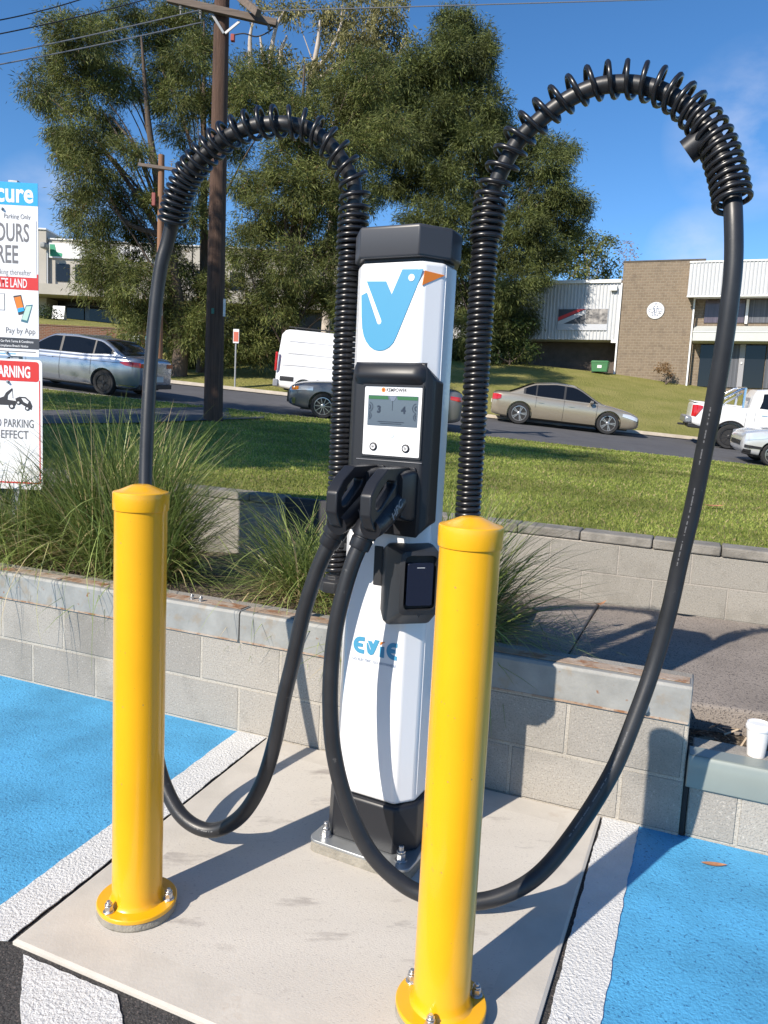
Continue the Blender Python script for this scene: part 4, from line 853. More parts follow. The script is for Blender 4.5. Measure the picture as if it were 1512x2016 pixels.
    def endbox(s, end, y0, y1, z0, z1, m_, name, d=0.02, out=0.006, bev=0.008, both=True):
        x = end * s.L / 2
        for sg_ in ((1, -1) if both else (1,)):
            g = MB(); a, b = sorted((sg_ * y0, sg_ * y1)); xa, xb = sorted((x - end * d, x + end * out)); g.box(xa, xb, a, b, z0, z1); g.build(name, m_, s.t, bevel=bev)
    def bx(s, x0, x1, y0, y1, z0, z1, m_, name, bev=0.01, mirror=False, parent=None):
        for sg_ in ((1, -1) if mirror else (1,)):
            g = MB(); a, b = sorted((sg_ * y0, sg_ * y1)); g.box(x0, x1, a, b, z0, z1); g.build(name, m_, parent or s.t, bevel=bev)
    def seam(s, x, z0, z1, dx=0.0):
        for sg_ in (1, -1):
            g = MB(); V = []
            for j in range(7):
                z = z0 + (z1 - z0) * j / 6; xx = x + dx * j / 6; y = s.yside(xx, z) + 0.002; V += [(xx - .005, sg_ * y, z), (xx + .005, sg_ * y, z)]
            g.add(V, [(2 * j, 2 * j + 1, 2 * j + 3, 2 * j + 2) for j in range(6)]); g.build('door_seam', M_trim, s.t)
    def handle(s, x, z, m_=None): s.patch([(x - .09, z - .012, z + .012), (x + .09, z - .010, z + .014)], m_ or s.paint, 'door_handle', 0.022)
    def mirror_(s, x, z):
        for sg_ in (1, -1):
            g = MB(); y = s.w(x) * .93
            g.loft([[(x - .07 + .02 * abs(v), sg_ * (y + u), z + v * .07) for u, v in ((.02, -1), (.17, -.9), (.21, 0), (.17, 1), (.02, .9))], [(x + .05, sg_ * (y + u), z + v * .05) for u, v in ((.02, -1), (.15, -.9), (.18, 0), (.15, 1), (.02, .9))]]); g.build('wing_mirror', s.paint, s.t, bevel=0.01)
    def wheels(s, xs, spokes, rimm, tw):
        r = s.r; rr = r * .70
        for wx in xs:
            for sg_ in (1, -1):
                M = Matrix.Translation((wx, sg_ * (s.W - .035 - tw / 2), r)) @ Matrix.Rotation(-sg_ * math.pi / 2, 4, 'X')
                g = MB(); g.lathe([(rr, -tw / 2), (r - .03, -tw / 2), (r - .004, -tw / 2 + .03), (r, 0), (r - .004, tw / 2 - .03), (r - .03, tw / 2), (rr + .01, tw / 2 - .004), (rr, tw / 2 - .03)], 40, M=M); ty = g.build('wheel', M_tyre, s.t, smooth=True, ang=50)
                g = MB(); g.lathe([(rr * .2, -tw * .1), (rr, -tw * .1), (rr, -tw * .05), (rr * .2, -tw * .05)], 32, M=M); g.build('brake_disc', M_rimd, ty)
                g = MB(); g.lathe([(rr * .985, tw * .2), (rr * 1.0, tw / 2 - .004), (rr * .93, tw / 2 - .002), (rr * .90, tw * .25)], 40, M=M); g.lathe([(rr * .24, tw * .2), (rr * .24, tw * .42), (rr * .16, tw * .46), (rr * .05, tw * .46)], 20, M=M)
                for k in range(spokes):
                    a = 2 * math.pi * k / spokes
                    for q in (-.13, .13) if spokes <= 6 else (0,):
                        Q = M @ Matrix.Rotation(a + q, 4, 'Z'); wd = .045 if spokes <= 6 else .032
                        g.box(rr * .15, rr * .95, -wd * rr * 1.3, wd * rr * 1.3, tw * .26, tw * .40, M=Q)
                g.build('rim', rimm, ty)
GV = 'cars seen along the road'
RD = zroad
# silver sedan, left, seen from behind
p_silver = paint_mat('silver_paint', (0.33, 0.36, 0.41), 0.65, 0.25)
c = Car('parked_car', 'silver sedan at the left beyond the sign, seen from its rear with red tail lamps', 'car', 4.77, 1.83, [(-2.38, 0.98), (-2.25, 1.04), (-1.6, 1.06), (-.8, 1.0), (.9, .97), (1.5, .90), (2.1, .82), (2.38, .70)], 0.20,
        [(-1.98, 1.04), (-1.15, 1.42), (-.45, 1.465), (.25, 1.44), (1.22, .95)], 1.46, p_silver, (-1.38, 1.41), .325, (-8.5, 21.30), R(164), RD, 5, M_rimd, GV)
c.cabin(); c.sideglass(-1.62, .98, .008, .050, .004, M_trim, 'window_trim'); c.sideglass(-1.55, -1.05); c.sideglass(-1.0, -.05); c.sideglass(.02, .90); c.screen(-1.90, -1.22, 'rear_window'); c.screen(.32, 1.14, 'windscreen')
c.seam(-.05, .3, 1.0); c.seam(-1.0, .5, 1.02); c.seam(1.0, .3, .95); c.handle(-.75, .86); c.handle(.25, .84); c.mirror_(.85, 1.0)
c.patch([(-2.36, .80, .93), (-2.0, .83, .92), (-1.86, .88, .90)], M_tail, 'tail_light'); c.endbox(-1, .46, .74, .80, .91, M_tail, 'tail_light', .05, .004)
c.endbox(-1, 0, .30, .44, .58, M_plate, 'number_plate', .02, .02, .004, True); c.endbox(-1, 0, .72, .25, .37, M_trim, 'rear_diffuser', .08, .012); c.patch([(-1.0, .245, .27), (1.0, .245, .27)], M_chrome, 'sill_strip', .006)
c.patch([(-2.3, .30, .33), (-1.85, .30, .33)], M_chrome, 'bumper_strip', .008); c.patch([(1.95, .66, .76), (2.32, .62, .74)], M_head, 'headlight')
c.patch([(-2.2, .875, .885), (1.6, .80, .812)], M_trim, 'crease_line', .001)
# dark grey sedan behind the charger
p_dark = paint_mat('gunmetal_paint', (0.15, 0.15, 0.155), 0.25, 0.35)
c = Car('parked_car', 'dark grey sedan facing left behind the charger, nose poking out past the left coil column', 'car', 4.57, 1.77, [(-2.28, .98), (-2.1, 1.07), (-1.6, 1.06), (-.8, .98), (.9, .97), (1.4, .93), (1.95, .87), (2.2, .78), (2.28, .70)], 0.20,
        [(-1.75, 1.05), (-.95, 1.43), (-.3, 1.475), (.2, 1.46), (1.12, .96)], 1.47, p_dark, (-1.30, 1.335), .325, (-.40, 20.95), R(180), RD, 10, M_rim, GV)
c.cabin(); c.sideglass(-1.35, .88, .008, .050, .004, M_trim, 'window_trim'); c.sideglass(-1.25, -.85); c.sideglass(-.8, -.02); c.sideglass(.05, .82); c.screen(-1.68, -1.02, 'rear_window'); c.screen(.30, 1.05, 'windscreen')
c.seam(0, .3, .96); c.seam(.98, .3, .95); c.handle(.2, .84); c.mirror_(.75, 1.0)
c.patch([(1.62, .70, .80), (1.9, .69, .80), (2.22, .64, .74)], M_head, 'headlight'); c.patch([(2.0, .69, .78), (2.18, .66, .75)], M_amber, 'indicator', .010); c.endbox(1, .1, .70, .34, .60, M_trim, 'grille', .05, .008)
c.patch([(2.06, .32, .48), (2.2, .32, .48)], M_chrome, 'fog_lamp_bezel', .008); c.patch([(-2.26, .80, .92), (-1.92, .84, .93)], M_tail, 'tail_light'); c.patch([(-1.0, .22, .26), (1.0, .22, .26)], p_silver, 'side_skirt', .02)

# champagne sedan on the far side
p_gold = paint_mat('champagne_paint', (0.40, 0.345, 0.26), 0.55, 0.27)
c = Car('parked_car', 'champagne gold sedan parked facing right at the far kerb below the grass bank', 'car', 4.90, 1.90, [(-2.45, .93), (-2.3, 1.02), (-1.7, 1.04), (-.8, .98), (.8, .95), (1.4, .92), (2.0, .82), (2.3, .72), (2.45, .62)], 0.19,
        [(-1.95, 1.02), (-1.0, 1.41), (-.35, 1.475), (.2, 1.45), (1.28, .93)], 1.475, p_gold, (-1.48, 1.435), .362, (5.93, 26.75), R(-8), RD, 5, M_rim, GV)
c.cabin(); c.sideglass(-1.42, 1.02, .008, .050, .004, M_trim, 'window_trim'); c.sideglass(-1.35, -1.02); c.sideglass(-.97, -.10); c.sideglass(-.03, .95); c.screen(-1.88, -1.1, 'rear_window'); c.screen(.30, 1.2, 'windscreen')
c.seam(-.06, .28, .96); c.seam(-.98, .62, .98); c.seam(1.02, .28, .94); c.handle(-.82, .80); c.handle(.18, .78); c.mirror_(.82, .98)
c.patch([(-2.43, .74, .93), (-2.25, .76, .94), (-2.14, .80, .92)], M_tail, 'tail_light', .012); c.patch([(1.86, .64, .73), (2.1, .59, .72), (2.36, .52, .63)], M_head, 'headlight', .008); c.patch([(1.22, .58, .66), (1.40, .60, .65)], M_trim, 'side_vent', .006)
c.endbox(1, .0, .55, .32, .54, M_trim, 'grille', .04, .01); c.patch([(-1.1, .20, .235), (1.05, .20, .235)], M_trim, 'sill_strip', .004); c.endbox(-1, 0, .27, .6, .72, M_plate, 'number_plate', .02, .015, .004)
# silver hatchback at the right edge
p_silv2 = paint_mat('bright_silver_paint', (0.62, 0.63, 0.64), 0.4, 0.25)
c = Car('parked_car', 'silver hatchback nosing into the picture at the right edge, nearer than the pickup', 'car', 4.20, 1.76, [(-2.1, 1.0), (-1.9, 1.06), (-.8, 1.02), (.7, 1.0), (1.15, .98), (1.65, .92), (1.95, .84), (2.1, .74)], 0.20,
        [(-2.02, 1.04), (-1.75, 1.30), (-1.2, 1.47), (-.4, 1.49), (.1, 1.47), (1.05, 1.0)], 1.49, p_silv2, (-1.28, 1.30), .315, (11.55, 20.85), R(169), RD, 5, M_rim, GV)
c.cabin(); c.sideglass(-1.6, .85, .008, .050, .004, M_trim, 'window_trim'); c.sideglass(-1.5, -.95); c.sideglass(-.88, -.1); c.sideglass(-.03, .78); c.screen(.2, .98, 'windscreen'); c.screen(-2.0, -1.7, 'rear_window')
c.seam(-.06, .3, .98); c.seam(.95, .3, .96); c.mirror_(.72, 1.02); c.handle(.15, .82)
c.patch([(1.42, .76, .81), (1.7, .68, .86), (2.05, .62, .79)], M_head, 'headlight', .012); c.patch([(1.62, .42, .48), (2.05, .42, .50)], M_trim, 'bumper_rub_strip', .012); c.patch([(1.88, .28, .38), (2.06, .28, .38)], M_trim, 'air_intake', .006); c.endbox(1, 0, .50, .46, .58, M_trim, 'grille', .03, .012)
c.patch([(1.55, .215, .245), (2.05, .245, .275)], M_trim, 'lip', .008)
# white utility
p_white = paint_mat('white_vehicle_paint', (0.74, 0.74, 0.74), 0.0, 0.28)
c = Car('pickup_truck', 'white dual-cab pickup with a chrome sports bar parked at the far kerb on the right', 'pickup', 5.25, 1.85, [(-2.62, 1.33), (-2.5, 1.39), (-1.0, 1.37), (.4, 1.36), (1.1, 1.34), (1.9, 1.30), (2.45, 1.2), (2.62, 1.0)], 0.56,
        [(-.92, 1.38), (-.80, 1.94), (-.2, 2.02), (.5, 2.00), (1.42, 1.33)], 2.02, p_white, (-1.35, 1.80), .395, (12.5, 25.5), R(-15), RD, 9, M_rimd, GV, wr=.78, tyre_w=.26)
c.cabin(); c.sideglass(-.62, .22, .02, .12, .006, None, 'side_window', rake=(.12, 0)); c.sideglass(.30, 1.15, .02, .12); c.screen(.6, 1.35, 'windscreen')
c.seam(-.98, .65, 1.33); c.seam(-.72, .95, 1.34); c.seam(.25, .65, 1.32); c.handle(-.45, 1.18, M_chrome); c.patch([(-2.60, .92, 1.28), (-2.48, .92, 1.30), (-2.30, 1.20, 1.28)], M_tail, 'tail_light', .014)
for sg_ in (1, -1):
    g = MB(); y = sg_ * .78
    g.tube([(-1.95, y, 1.36), (-1.85, y, 1.47), (-1.25, y * .93, 1.92), (-1.12, y * .92, 1.96)], .04, 12); g.tube([(-1.70, y, 1.36), (-1.62, y, 1.47), (-1.2, y * .93, 1.80)], .03, 10); g.tube([(-1.10, y, 1.35), (-1.12, y * .92, 1.98)], .045, 12)
    g.build('sports_bar', M_chrome, c.t, smooth=True)
g = MB(); g.tube([(-1.12, -.72, 1.97), (-1.12, .72, 1.97)], .045, 12); g.build('sports_bar', M_chrome, c.t, smooth=True)
c.bx(-2.78, -2.55, -.82, .82, .68, .90, mat('step_bumper_chrome', (0.40, 0.41, 0.43), 0.3, metal=.7), 'rear_bumper', .05); c.bx(-2.90, -2.70, -.05, .05, .56, .63, M_trim, 'tow_hitch'); c.bx(-2.66, -1.9, -.8, .8, .54, .70, M_trim, 'underbody_guard', .03)
c.bx(-2.60, -1.05, -.80, .80, 1.365, 1.405, p_white, 'tub_lid', .015)
for wx in (-1.35, 1.80):
    for sg_ in (1, -1):
        g = MB(); V = []; n_ = 18
        for k in range(n_ + 1):
            a = R(-8 + 196 * k / n_)
            for q, yy in ((.455, .93), (.52, .945), (.52, .90)): V.append((wx + q * math.cos(a), sg_ * yy, .40 + q * math.sin(a)))
        g.add(V, [(3 * k + j, 3 * k + 3 + j, 3 * k + 4 + j, 3 * k + 1 + j) for k in range(n_) for j in (0, 1)]); g.build('arch_flare', M_trim, c.t, smooth=True)
# white van beyond
c = Car('cargo_van', 'white high-roof cargo van facing right beyond the road, partly behind the dark sedan', 'van', 5.90, 1.99, [(-2.95, 1.0), (-2.5, 1.02), (1.5, 1.02), (2.4, 1.0), (2.95, .85)], 0.32,
        [(-2.94, 1.05), (-2.90, 1.7), (-2.80, 2.40), (-2.55, 2.48), (.6, 2.50), (1.25, 2.42), (2.35, 1.05)], 2.50, p_white, (-1.85, 1.75), .345, (-1.30, 29.10), 0.0, lambda x, y: zbank(x, y) - 0.20, 6, M_rim, GV, wr=.84)
c.cabin(44); c.screen(1.4, 2.25, 'windscreen'); c.sideglass(.75, 1.7, .08, .35)
c.bx(-2.97, -2.88, .84, .955, .95, 1.62, M_tail, 'tail_light', .02, True); c.bx(-2.99, -2.80, -.95, .95, .40, .66, mat('grey_bumper', (0.22, 0.23, 0.25), 0.5), 'rear_bumper', .03)
c.patch([(-2.75, .62, .78), (-2.25, .62, .78)], M_trim, 'lower_trim', .008); c.patch([(-1.4, .62, .76), (1.2, .62, .76)], M_trim, 'lower_trim', .008)
c.bx(-2.60, .5, .66, .72, 2.54, 2.58, M_trim, 'roof_rail', .01, True)
for x in (-2.4, -1.2, 0.1): c.bx(x, x + .06, -.74, .74, 2.53, 2.555, M_trim, 'roof_bar', .005)
for z, x0, x1 in ((1.62, -2.55, .3), (2.05, -2.55, .3), (1.20, -2.75, .3)):
    for sg_ in (1, -1):
        g = MB(); yy = c.hw(0, z) + .003; g.box(x0, x1, sg_ * yy - .004, sg_ * yy + .004, z, z + .012); g.build('panel_crease', mat('crease_grey', (0.5, 0.5, 0.52), 0.5), c.t)

# ================================================================ BUILDINGS
M_brick = block_mat('tan_brickwork', (0.235, 0.185, 0.135), (0.205, 0.16, 0.115), (0.27, 0.225, 0.17), 0.30, 0.155, 0.022, spk=False, stain=(0.12, 0.095, 0.075), bumpd=0.01)
M_redbrick = block_mat('red_brickwork', (0.20, 0.085, 0.05), (0.15, 0.065, 0.04), (0.24, 0.19, 0.15), 0.24, 0.086, 0.012, spk=False, bumpd=0.008)
M_clad = mat('white_steel_cladding', (0.50, 0.515, 0.53), 0.45, var=0.04, vscale=1.5)
M_wht = mat('white_trim', (0.72, 0.72, 0.71), 0.5); M_awn = mat('pale_grey_awning', (0.50, 0.52, 0.50), 0.6, var=0.04, vscale=1)
M_win = mat('window_glass', (0.012, 0.014, 0.018), 0.06, spec=0.35); M_winp = mat('curtained_glass', (0.10, 0.085, 0.105), 0.12, spec=0.35, var=0.2, vscale=2, stretch=(6, 1, .3))
M_blind = mat('vertical_blinds', (0.10, 0.105, 0.12), 0.4, spec=0.3, var=0.4, vscale=1.0, stretch=(14, 1, 0.05)); M_cop = mat('dark_coping', (0.09, 0.08, 0.07), 0.9, var=0.3, vscale=3)
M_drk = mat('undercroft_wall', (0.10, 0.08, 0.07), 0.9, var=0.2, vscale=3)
BO = Vector((13.14, 46.0, 4.53))
def bb(name, x0, x1, y0, y1, z0, z1, m_, par, bev=0.0):
    g = MB(); g.box(x0, x1, y0, y1, z0, z1); return g.build(name, m_, par, bevel=bev)
def corrug(name, x0, x1, y, z0, z1, m_, par, pitch=0.19, dep=0.05, y1=None):
    g = MB(); P = []; x = x0
    while x < x1 - 0.01:
        P += [(x, y), (x + pitch * .55, y), (x + pitch * .68, y - dep), (x + pitch * .87, y - dep)]; x += pitch
    P.append((x1, y)); n = len(P); V = [(a, b, z0) for a, b in P] + [(a, b, z1) for a, b in P]
    g.add(V, [(i, i + 1, n + i + 1, n + i) for i in range(n - 1)]); o = g.build(name, m_, par); return o
ob = thing('office_building', 'tan brick office building with a round emblem on its tower and a white ribbed fascia', 'building', BO, WALL_ROT)
bb('tower', 0, 3.93, 0, 6, -1.2, 6.32, M_brick, ob); bb('coping', -0.03, 4.4, -0.03, 6.03, 6.322, 6.40, M_cop, ob)
bb('office_wall', 3.935, 17, 0.45, 9, -1.2, 6.0, M_brick, ob)
fa = corrug('fascia', 3.62, 17, -0.80, 4.30, 6.03, M_clad, ob); bb('fascia_core', 3.64, 17, -0.79, 0.44, 4.28, 6.02, M_wht, ob); bb('fascia_cap', 3.59, 17, -0.86, 0.5, 6.035, 6.12, M_wht, ob); bb('gutter', 3.60, 17, -0.87, -0.60, 4.19, 4.275, M_wht, ob)
for x0, x1, m_ in ((4.58, 5.36, M_winp), (5.40, 6.64, M_winp), (6.86, 8.6, M_blind), (8.7, 10.6, M_win), (10.8, 12.6, M_blind)):
    w = bb('window', x0, x1, 0.38, 0.446, 2.96, 4.19, m_, ob); bb('window_frame', x1 + .004, x1 + .036, 0.33, 0.44, 2.94, 4.20, M_trim, w)
bb('mullion', 6.68, 6.82, 0.30, 0.44, 2.9, 4.22, M_wht, ob)
g = MB(); g.prism([(0.44, 2.78), (-0.80, 2.32), (-0.80, 1.84), (0.44, 1.80)], lambda y, z: (4.10, y, z), lambda y, z: (17, y, z)); g.build('awning', M_awn, ob); bb('awning_lip', 4.08, 17, -0.83, -0.80, 2.30, 2.335, M_wht, ob)
for x0, x1, m_ in ((4.56, 6.08, M_win), (6.10, 6.58, M_blind), (6.90, 7.9, M_win), (7.95, 9.4, M_blind), (9.45, 11.5, M_win)): bb('window', x0, x1, 0.36, 0.446, -0.6, 1.76, m_, ob)
d_ = bb('door_frame', 6.60, 6.88, 0.32, 0.44, -0.6, 1.77, mat('grey_door', (0.30, 0.30, 0.32), 0.5), ob); bb('door_handle', 6.70, 6.78, 0.27, 0.315, 0.70, 0.80, M_wht, d_)
for x, z0, z1 in ((3.955, -0.6, 4.28), (-0.055, -0.6, 5.15)): bb('downpipe', x, x + 0.09, -0.11, -0.01, z0, z1, M_wht, ob)
# round emblem: cross, fish and cup outlines
em = thing('wall_emblem', 'round white emblem with a blue outline cross, fish and cup on the brick tower', 'sign', BO + Vector((0, 0, 0)), WALL_ROT)
def disc(r, y, m_, nm, par):
    g = MB(); M = Matrix.Translation((1.97, y, 3.59)) @ Matrix.Rotation(math.pi / 2, 4, 'X'); g.lathe([(r, 0), (r, 0.03), (r * .98, 0.035), (0.01, 0.035)], 40, M=M); return g.build(nm, m_, par)
disc(0.49, -0.004, mat('emblem_rim', (0.20, 0.21, 0.22), 0.5), 'rim', em); disc(0.465, -0.012, M_wht, 'disc', em)
M_eb = mat('emblem_blue', (0.035, 0.10, 0.24), 0.5)
def line(pts, m_=M_eb, r=0.013, cl=False, par=em, y=-0.055):
    if cl: pts = pts + [pts[0]]
    g = MB()
    for a, b in zip(pts, pts[1:]): g.tube([(a[0], y, a[1]), (b[0], y, b[1])], r, 6)
    g.build('emblem_line', m_, par)
ex, ez = 1.97, 3.59
line([(ex - .05, ez + .38), (ex + .05, ez + .38), (ex + .05, ez + .22), (ex + .12, ez + .22), (ex + .12, ez + .12), (ex + .05, ez + .12), (ex + .05, ez - .12), (ex - .05, ez - .12), (ex - .05, ez + .12), (ex - .12, ez + .12), (ex - .12, ez + .22), (ex - .05, ez + .22)], cl=True)
line([(ex - .14 + .18 * math.cos(R(a)) - .05, ez + .09 * math.sin(R(a))) for a in range(60, 301, 20)] + [(ex - .05, ez + .05), (ex - .05, ez - .05)], cl=True)
line([(ex + .12, ez + .09), (ex + .36, ez + .09), (ex + .34, ez - .03), (ex + .24, ez - .08), (ex + .24, ez - .16), (ex + .32, ez - .16), (ex + .16, ez - .16), (ex + .24, ez - .16), (ex + .24, ez - .08), (ex + .14, ez - .03)], cl=True)
line([(ex - .16, ez - .12), (ex - .16, ez - .30), (ex + .14, ez - .30), (ex + .14, ez - .18)]); line([(ex - .05, ez - .12), (ex - .05, ez - .22), (ex + .05, ez - .22)])
# ribbed shed
sh = thing('shed', 'white ribbed steel shed with a dark undercroft and a banner, left of the brick tower', 'building', BO, WALL_ROT)
corrug('cladding', -15, -0.06, 0.05, 1.93, 5.18, M_clad, sh, 0.20); bb('shed_core', -15, -0.07, 0.06, 9, 1.94, 5.17, M_wht, sh); bb('gutter', -15.1, -0.05, -0.10, 0.04, 5.182, 5.36, M_wht, sh); bb('roof', -15.1, -0.06, 0.045, 9.1, 5.20, 5.40, M_clad, sh)
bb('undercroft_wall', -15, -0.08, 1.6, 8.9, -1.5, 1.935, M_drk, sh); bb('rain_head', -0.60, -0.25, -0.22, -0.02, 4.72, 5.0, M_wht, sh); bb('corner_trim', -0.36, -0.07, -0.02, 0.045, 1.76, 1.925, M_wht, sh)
bn = thing('banner', 'printed banner with a red diagonal stripe hung on the ribbed shed', 'banner', BO, WALL_ROT)
bb('banner_sheet', -3.55, -0.65, -0.035, -0.005, 2.47, 3.72, mat('banner_grey', (0.46, 0.48, 0.52), 0.5), bn)
def bsh(pts, m_, y):
    g = MB(); g.prism(pts, lambda x, z: (x, y, z), lambda x, z: (x, y - .004, z)); g.build('banner_print', m_, bn)
bsh([(-3.53, 2.84), (-1.95, 2.84), (-1.95, 3.70), (-3.53, 3.70)], M_char, -0.036)
bsh([(-3.53, 3.22), (-2.4, 3.70), (-1.95, 3.70), (-3.53, 3.02)], M_red, -0.042); bsh([(-3.53, 2.98), (-1.95, 3.66), (-1.95, 3.42), (-3.2, 2.84), (-3.53, 2.84)], mat('banner_pale', (0.55, 0.56, 0.58), 0.5), -0.042)
bsh([(-2.6, 2.86), (-1.95, 3.15), (-1.95, 3.30), (-2.9, 2.88)], M_char, -0.048)
bsh([(-1.93, 2.84), (-0.67, 2.84), (-0.67, 3.70), (-1.93, 3.70)], mat('banner_photo', (0.40, 0.38, 0.36), 0.5, col2=(0.05, 0.05, 0.055), vscale=3.2, detail=3), -0.042)
M_bin = mat('green_bin_paint', (0.045, 0.17, 0.065), 0.5, var=0.1, vscale=4)
bz = BO + Vector((UX * -0.74 - UY * -0.85, UY * -0.74 + UX * -0.85, 0)); bz.z = zbank(bz.x, bz.y)
t = thing('waste_bin', 'green lidded waste skip standing at the corner of the brick tower', 'bin', bz, WALL_ROT)
g = MB(); g.loft([[(x * a, y * a, z) for x, y in rrect(-.48, .48, -.36, .36, .04, 2)] for a, z in ((.90, .08), (1.0, .56), (1.04, .565), (1.04, .60))]); g.build('bin_body', M_bin, t)
g = MB(); g.loft([[(x * a, y * a, z) for x, y in rrect(-.50, .50, -.38, .38, .04, 2)] for a, z in ((1.0, .605), (1.02, .63), (.9, .70))]); g.build('lid', M_bin, t, bevel=.01)
for sx2 in (-.38, .38): bb('wheel', sx2 - .05, sx2 + .05, -.30, -.20, 0, .12, M_tyre, t)
bb('bin_label', -.12, .12, -.358, -.352, .28, .44, M_wht, t)
# commercial building far left
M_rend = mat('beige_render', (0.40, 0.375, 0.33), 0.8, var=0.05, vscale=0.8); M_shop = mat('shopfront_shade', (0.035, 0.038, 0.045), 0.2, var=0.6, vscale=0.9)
cb_ = thing('commercial_building', 'two-storey beige commercial building with a long canopy, behind the trees at the left', 'building', (-20, 55, 6.0), 0)
def lb(name, X0, X1, y0, y1, Z0, Z1, m_, par=None, bev=0): return bb(name, X0 + 20, X1 + 20, y0 - 55, y1 - 55, Z0 - 6, Z1 - 6, m_, par or cb_, bev)
lb('upper_wall', -24.12, -4, 55, 68, 8.5, 12.33, M_rend); lb('tall_bay', -34, -24.14, 54.7, 66, 5, 12.90, M_rend); lb('parapet_cap', -34, -24.10, 54.6, 66.1, 12.905, 13.0, M_wht); lb('parapet_cap', -24.08, -4, 54.9, 68, 12.335, 12.42, M_wht)
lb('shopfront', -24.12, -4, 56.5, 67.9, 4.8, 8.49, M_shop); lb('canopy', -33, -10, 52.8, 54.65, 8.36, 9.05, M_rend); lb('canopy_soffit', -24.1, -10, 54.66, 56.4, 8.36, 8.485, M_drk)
for a, b in ((-23.55, -22.66), (-22.24, -21.35), (-20.18, -19.20), (-18.83, -17.90), (-16.4, -15.4), (-13.9, -12.9), (-11.5, -10.5)):
    w = lb('window', a, b, 54.93, 54.995, 9.55, 10.74, M_win)
lb('window', -25.6, -24.9, 54.62, 54.695, 9.6, 11.0, M_win)
for i in range(7): lb('shop_window', -23.8 + i * 2.0, -22.2 + i * 2.0, 56.40, 56.495, 6.2, 8.1, M_win)
bs = thing('shop_sign', 'long white shop sign with a green mark along the top of the beige commercial building', 'sign', (-20, 55, 6.0), 0)
lb('sign_board', -24.05, -16.9, 54.86, 54.985, 11.10, 12.10, M_wht, bs); M_grn = mat('sign_green', (0.03, 0.30, 0.16), 0.5)
g = MB(); g.prism([(-3.95, 5.2), (-3.1, 5.2), (-3.1, 5.42), (-3.5, 5.5), (-3.62, 6.0), (-3.95, 6.0)], lambda x, z: (x, -.145, z), lambda x, z: (x, -.155, z)); g.build('green_mark', M_grn, bs)
text('ING', 0.85, M_gtext, bs, (1.15, -0.146, 5.30), wx=0.9, bold=0.01)
lb('wall_lamp', -24.25, -23.85, 53.9, 54.6, 11.55, 11.95, mat('lamp_grey', (0.25, 0.26, 0.26), 0.5), None, 0.1); lb('lamp_pipe', -24.02, -23.94, 54.5, 54.6, 9.1, 11.6, M_post)
lb('column', -17.80, -17.50, 53.0, 53.3, 4.9, 8.355, M_post)
rw = thing('brick_wall', 'red-brown brick retaining wall behind the silver sedan', 'wall', (-16, 42, 3.0), 0)
bb('brickwork', -3.2, 3.2, 0, .35, 0, 2.30, M_redbrick, rw); bb('coping', -3.25, 3.25, -.03, .38, 2.302, 2.36, M_redbrick, rw)
g = MB(); g.prism([(-3.2, 2.2), (-12, 1.9), (-12, 0), (-3.2, 0)], lambda x, z: (x, 0.5, z), lambda x, z: (x, .8, z)); g.build('ramp_wall', M_redbrick, rw)
def board(nm, label, X0, X1, Y, Z0, Z1, m_, cat='sign'):
    t = thing(nm, label, cat, ((X0 + X1) / 2, Y, Z0), 0); w = (X1 - X0) / 2; bb('board', -w, w, -.03, .0, 0, Z1 - Z0, m_, t)
    return t, w
t, w = board('wall_sign', 'black direction sign with a pale arrow on the red-brown brick wall', -14.50, -13.50, 41.96, 4.58, 5.06, M_char)
g = MB(); g.prism([(-.38, .20), (-.12, .20), (-.12, .10), (.02, .24), (-.12, .38), (-.12, .28), (-.38, .28)], lambda x, z: (x, -.031, z), lambda x, z: (x, -.036, z)); g.build('arrow', mat('arrow_ink', (0.45, 0.47, 0.30), 0.5), t)
for z in (.10, .22, .34): bb('text_bar', .08, .44, -.036, -.031, z, z + .06, M_gtext if z < .2 else M_wht, t)
t, w = board('wall_sign', 'tall blue tenants board at the right end of the red-brown brick wall', -13.20, -12.82, 41.90, 3.9, 5.0, mat('board_blue', (0.05, 0.13, 0.26), 0.5))
for k_ in range(6): bb('text_bar', -.15, .15, -.035, -.031, .15 + .11 * k_, .19 + .11 * k_, M_gtext if k_ % 2 else M_awn, t)
bb('teal_header', -.19, .19, -.036, -.031, .88, 1.08, mat('board_teal', (0.05, 0.28, 0.28), 0.5), t)
t, w = board('wall_sign', 'long dark sign with pale lettering low in front of the brick wall', -17.35, -15.0, 41.90, 4.50, 4.92, M_char)
for a, b in ((-1.1, -.55), (-.45, -.3), (-.2, .6)): bb('text_bar', a, b, -.036, -.031, .20, .32, M_awn, t)
t = thing('sandwich_board', 'white A-frame board standing on the grass outside the shopfront', 'sign', (-21.25, 50, zbank(-21.25, 50)), 0)
for s_ in (-1, 1):
    g = MB(); g.box(-.38, .38, -.02, .02, 0, .85, Matrix.Translation((0, s_ * .22, 0)) @ Matrix.Rotation(s_ * R(14), 4, 'X')); g.build('panel', M_wht, t)

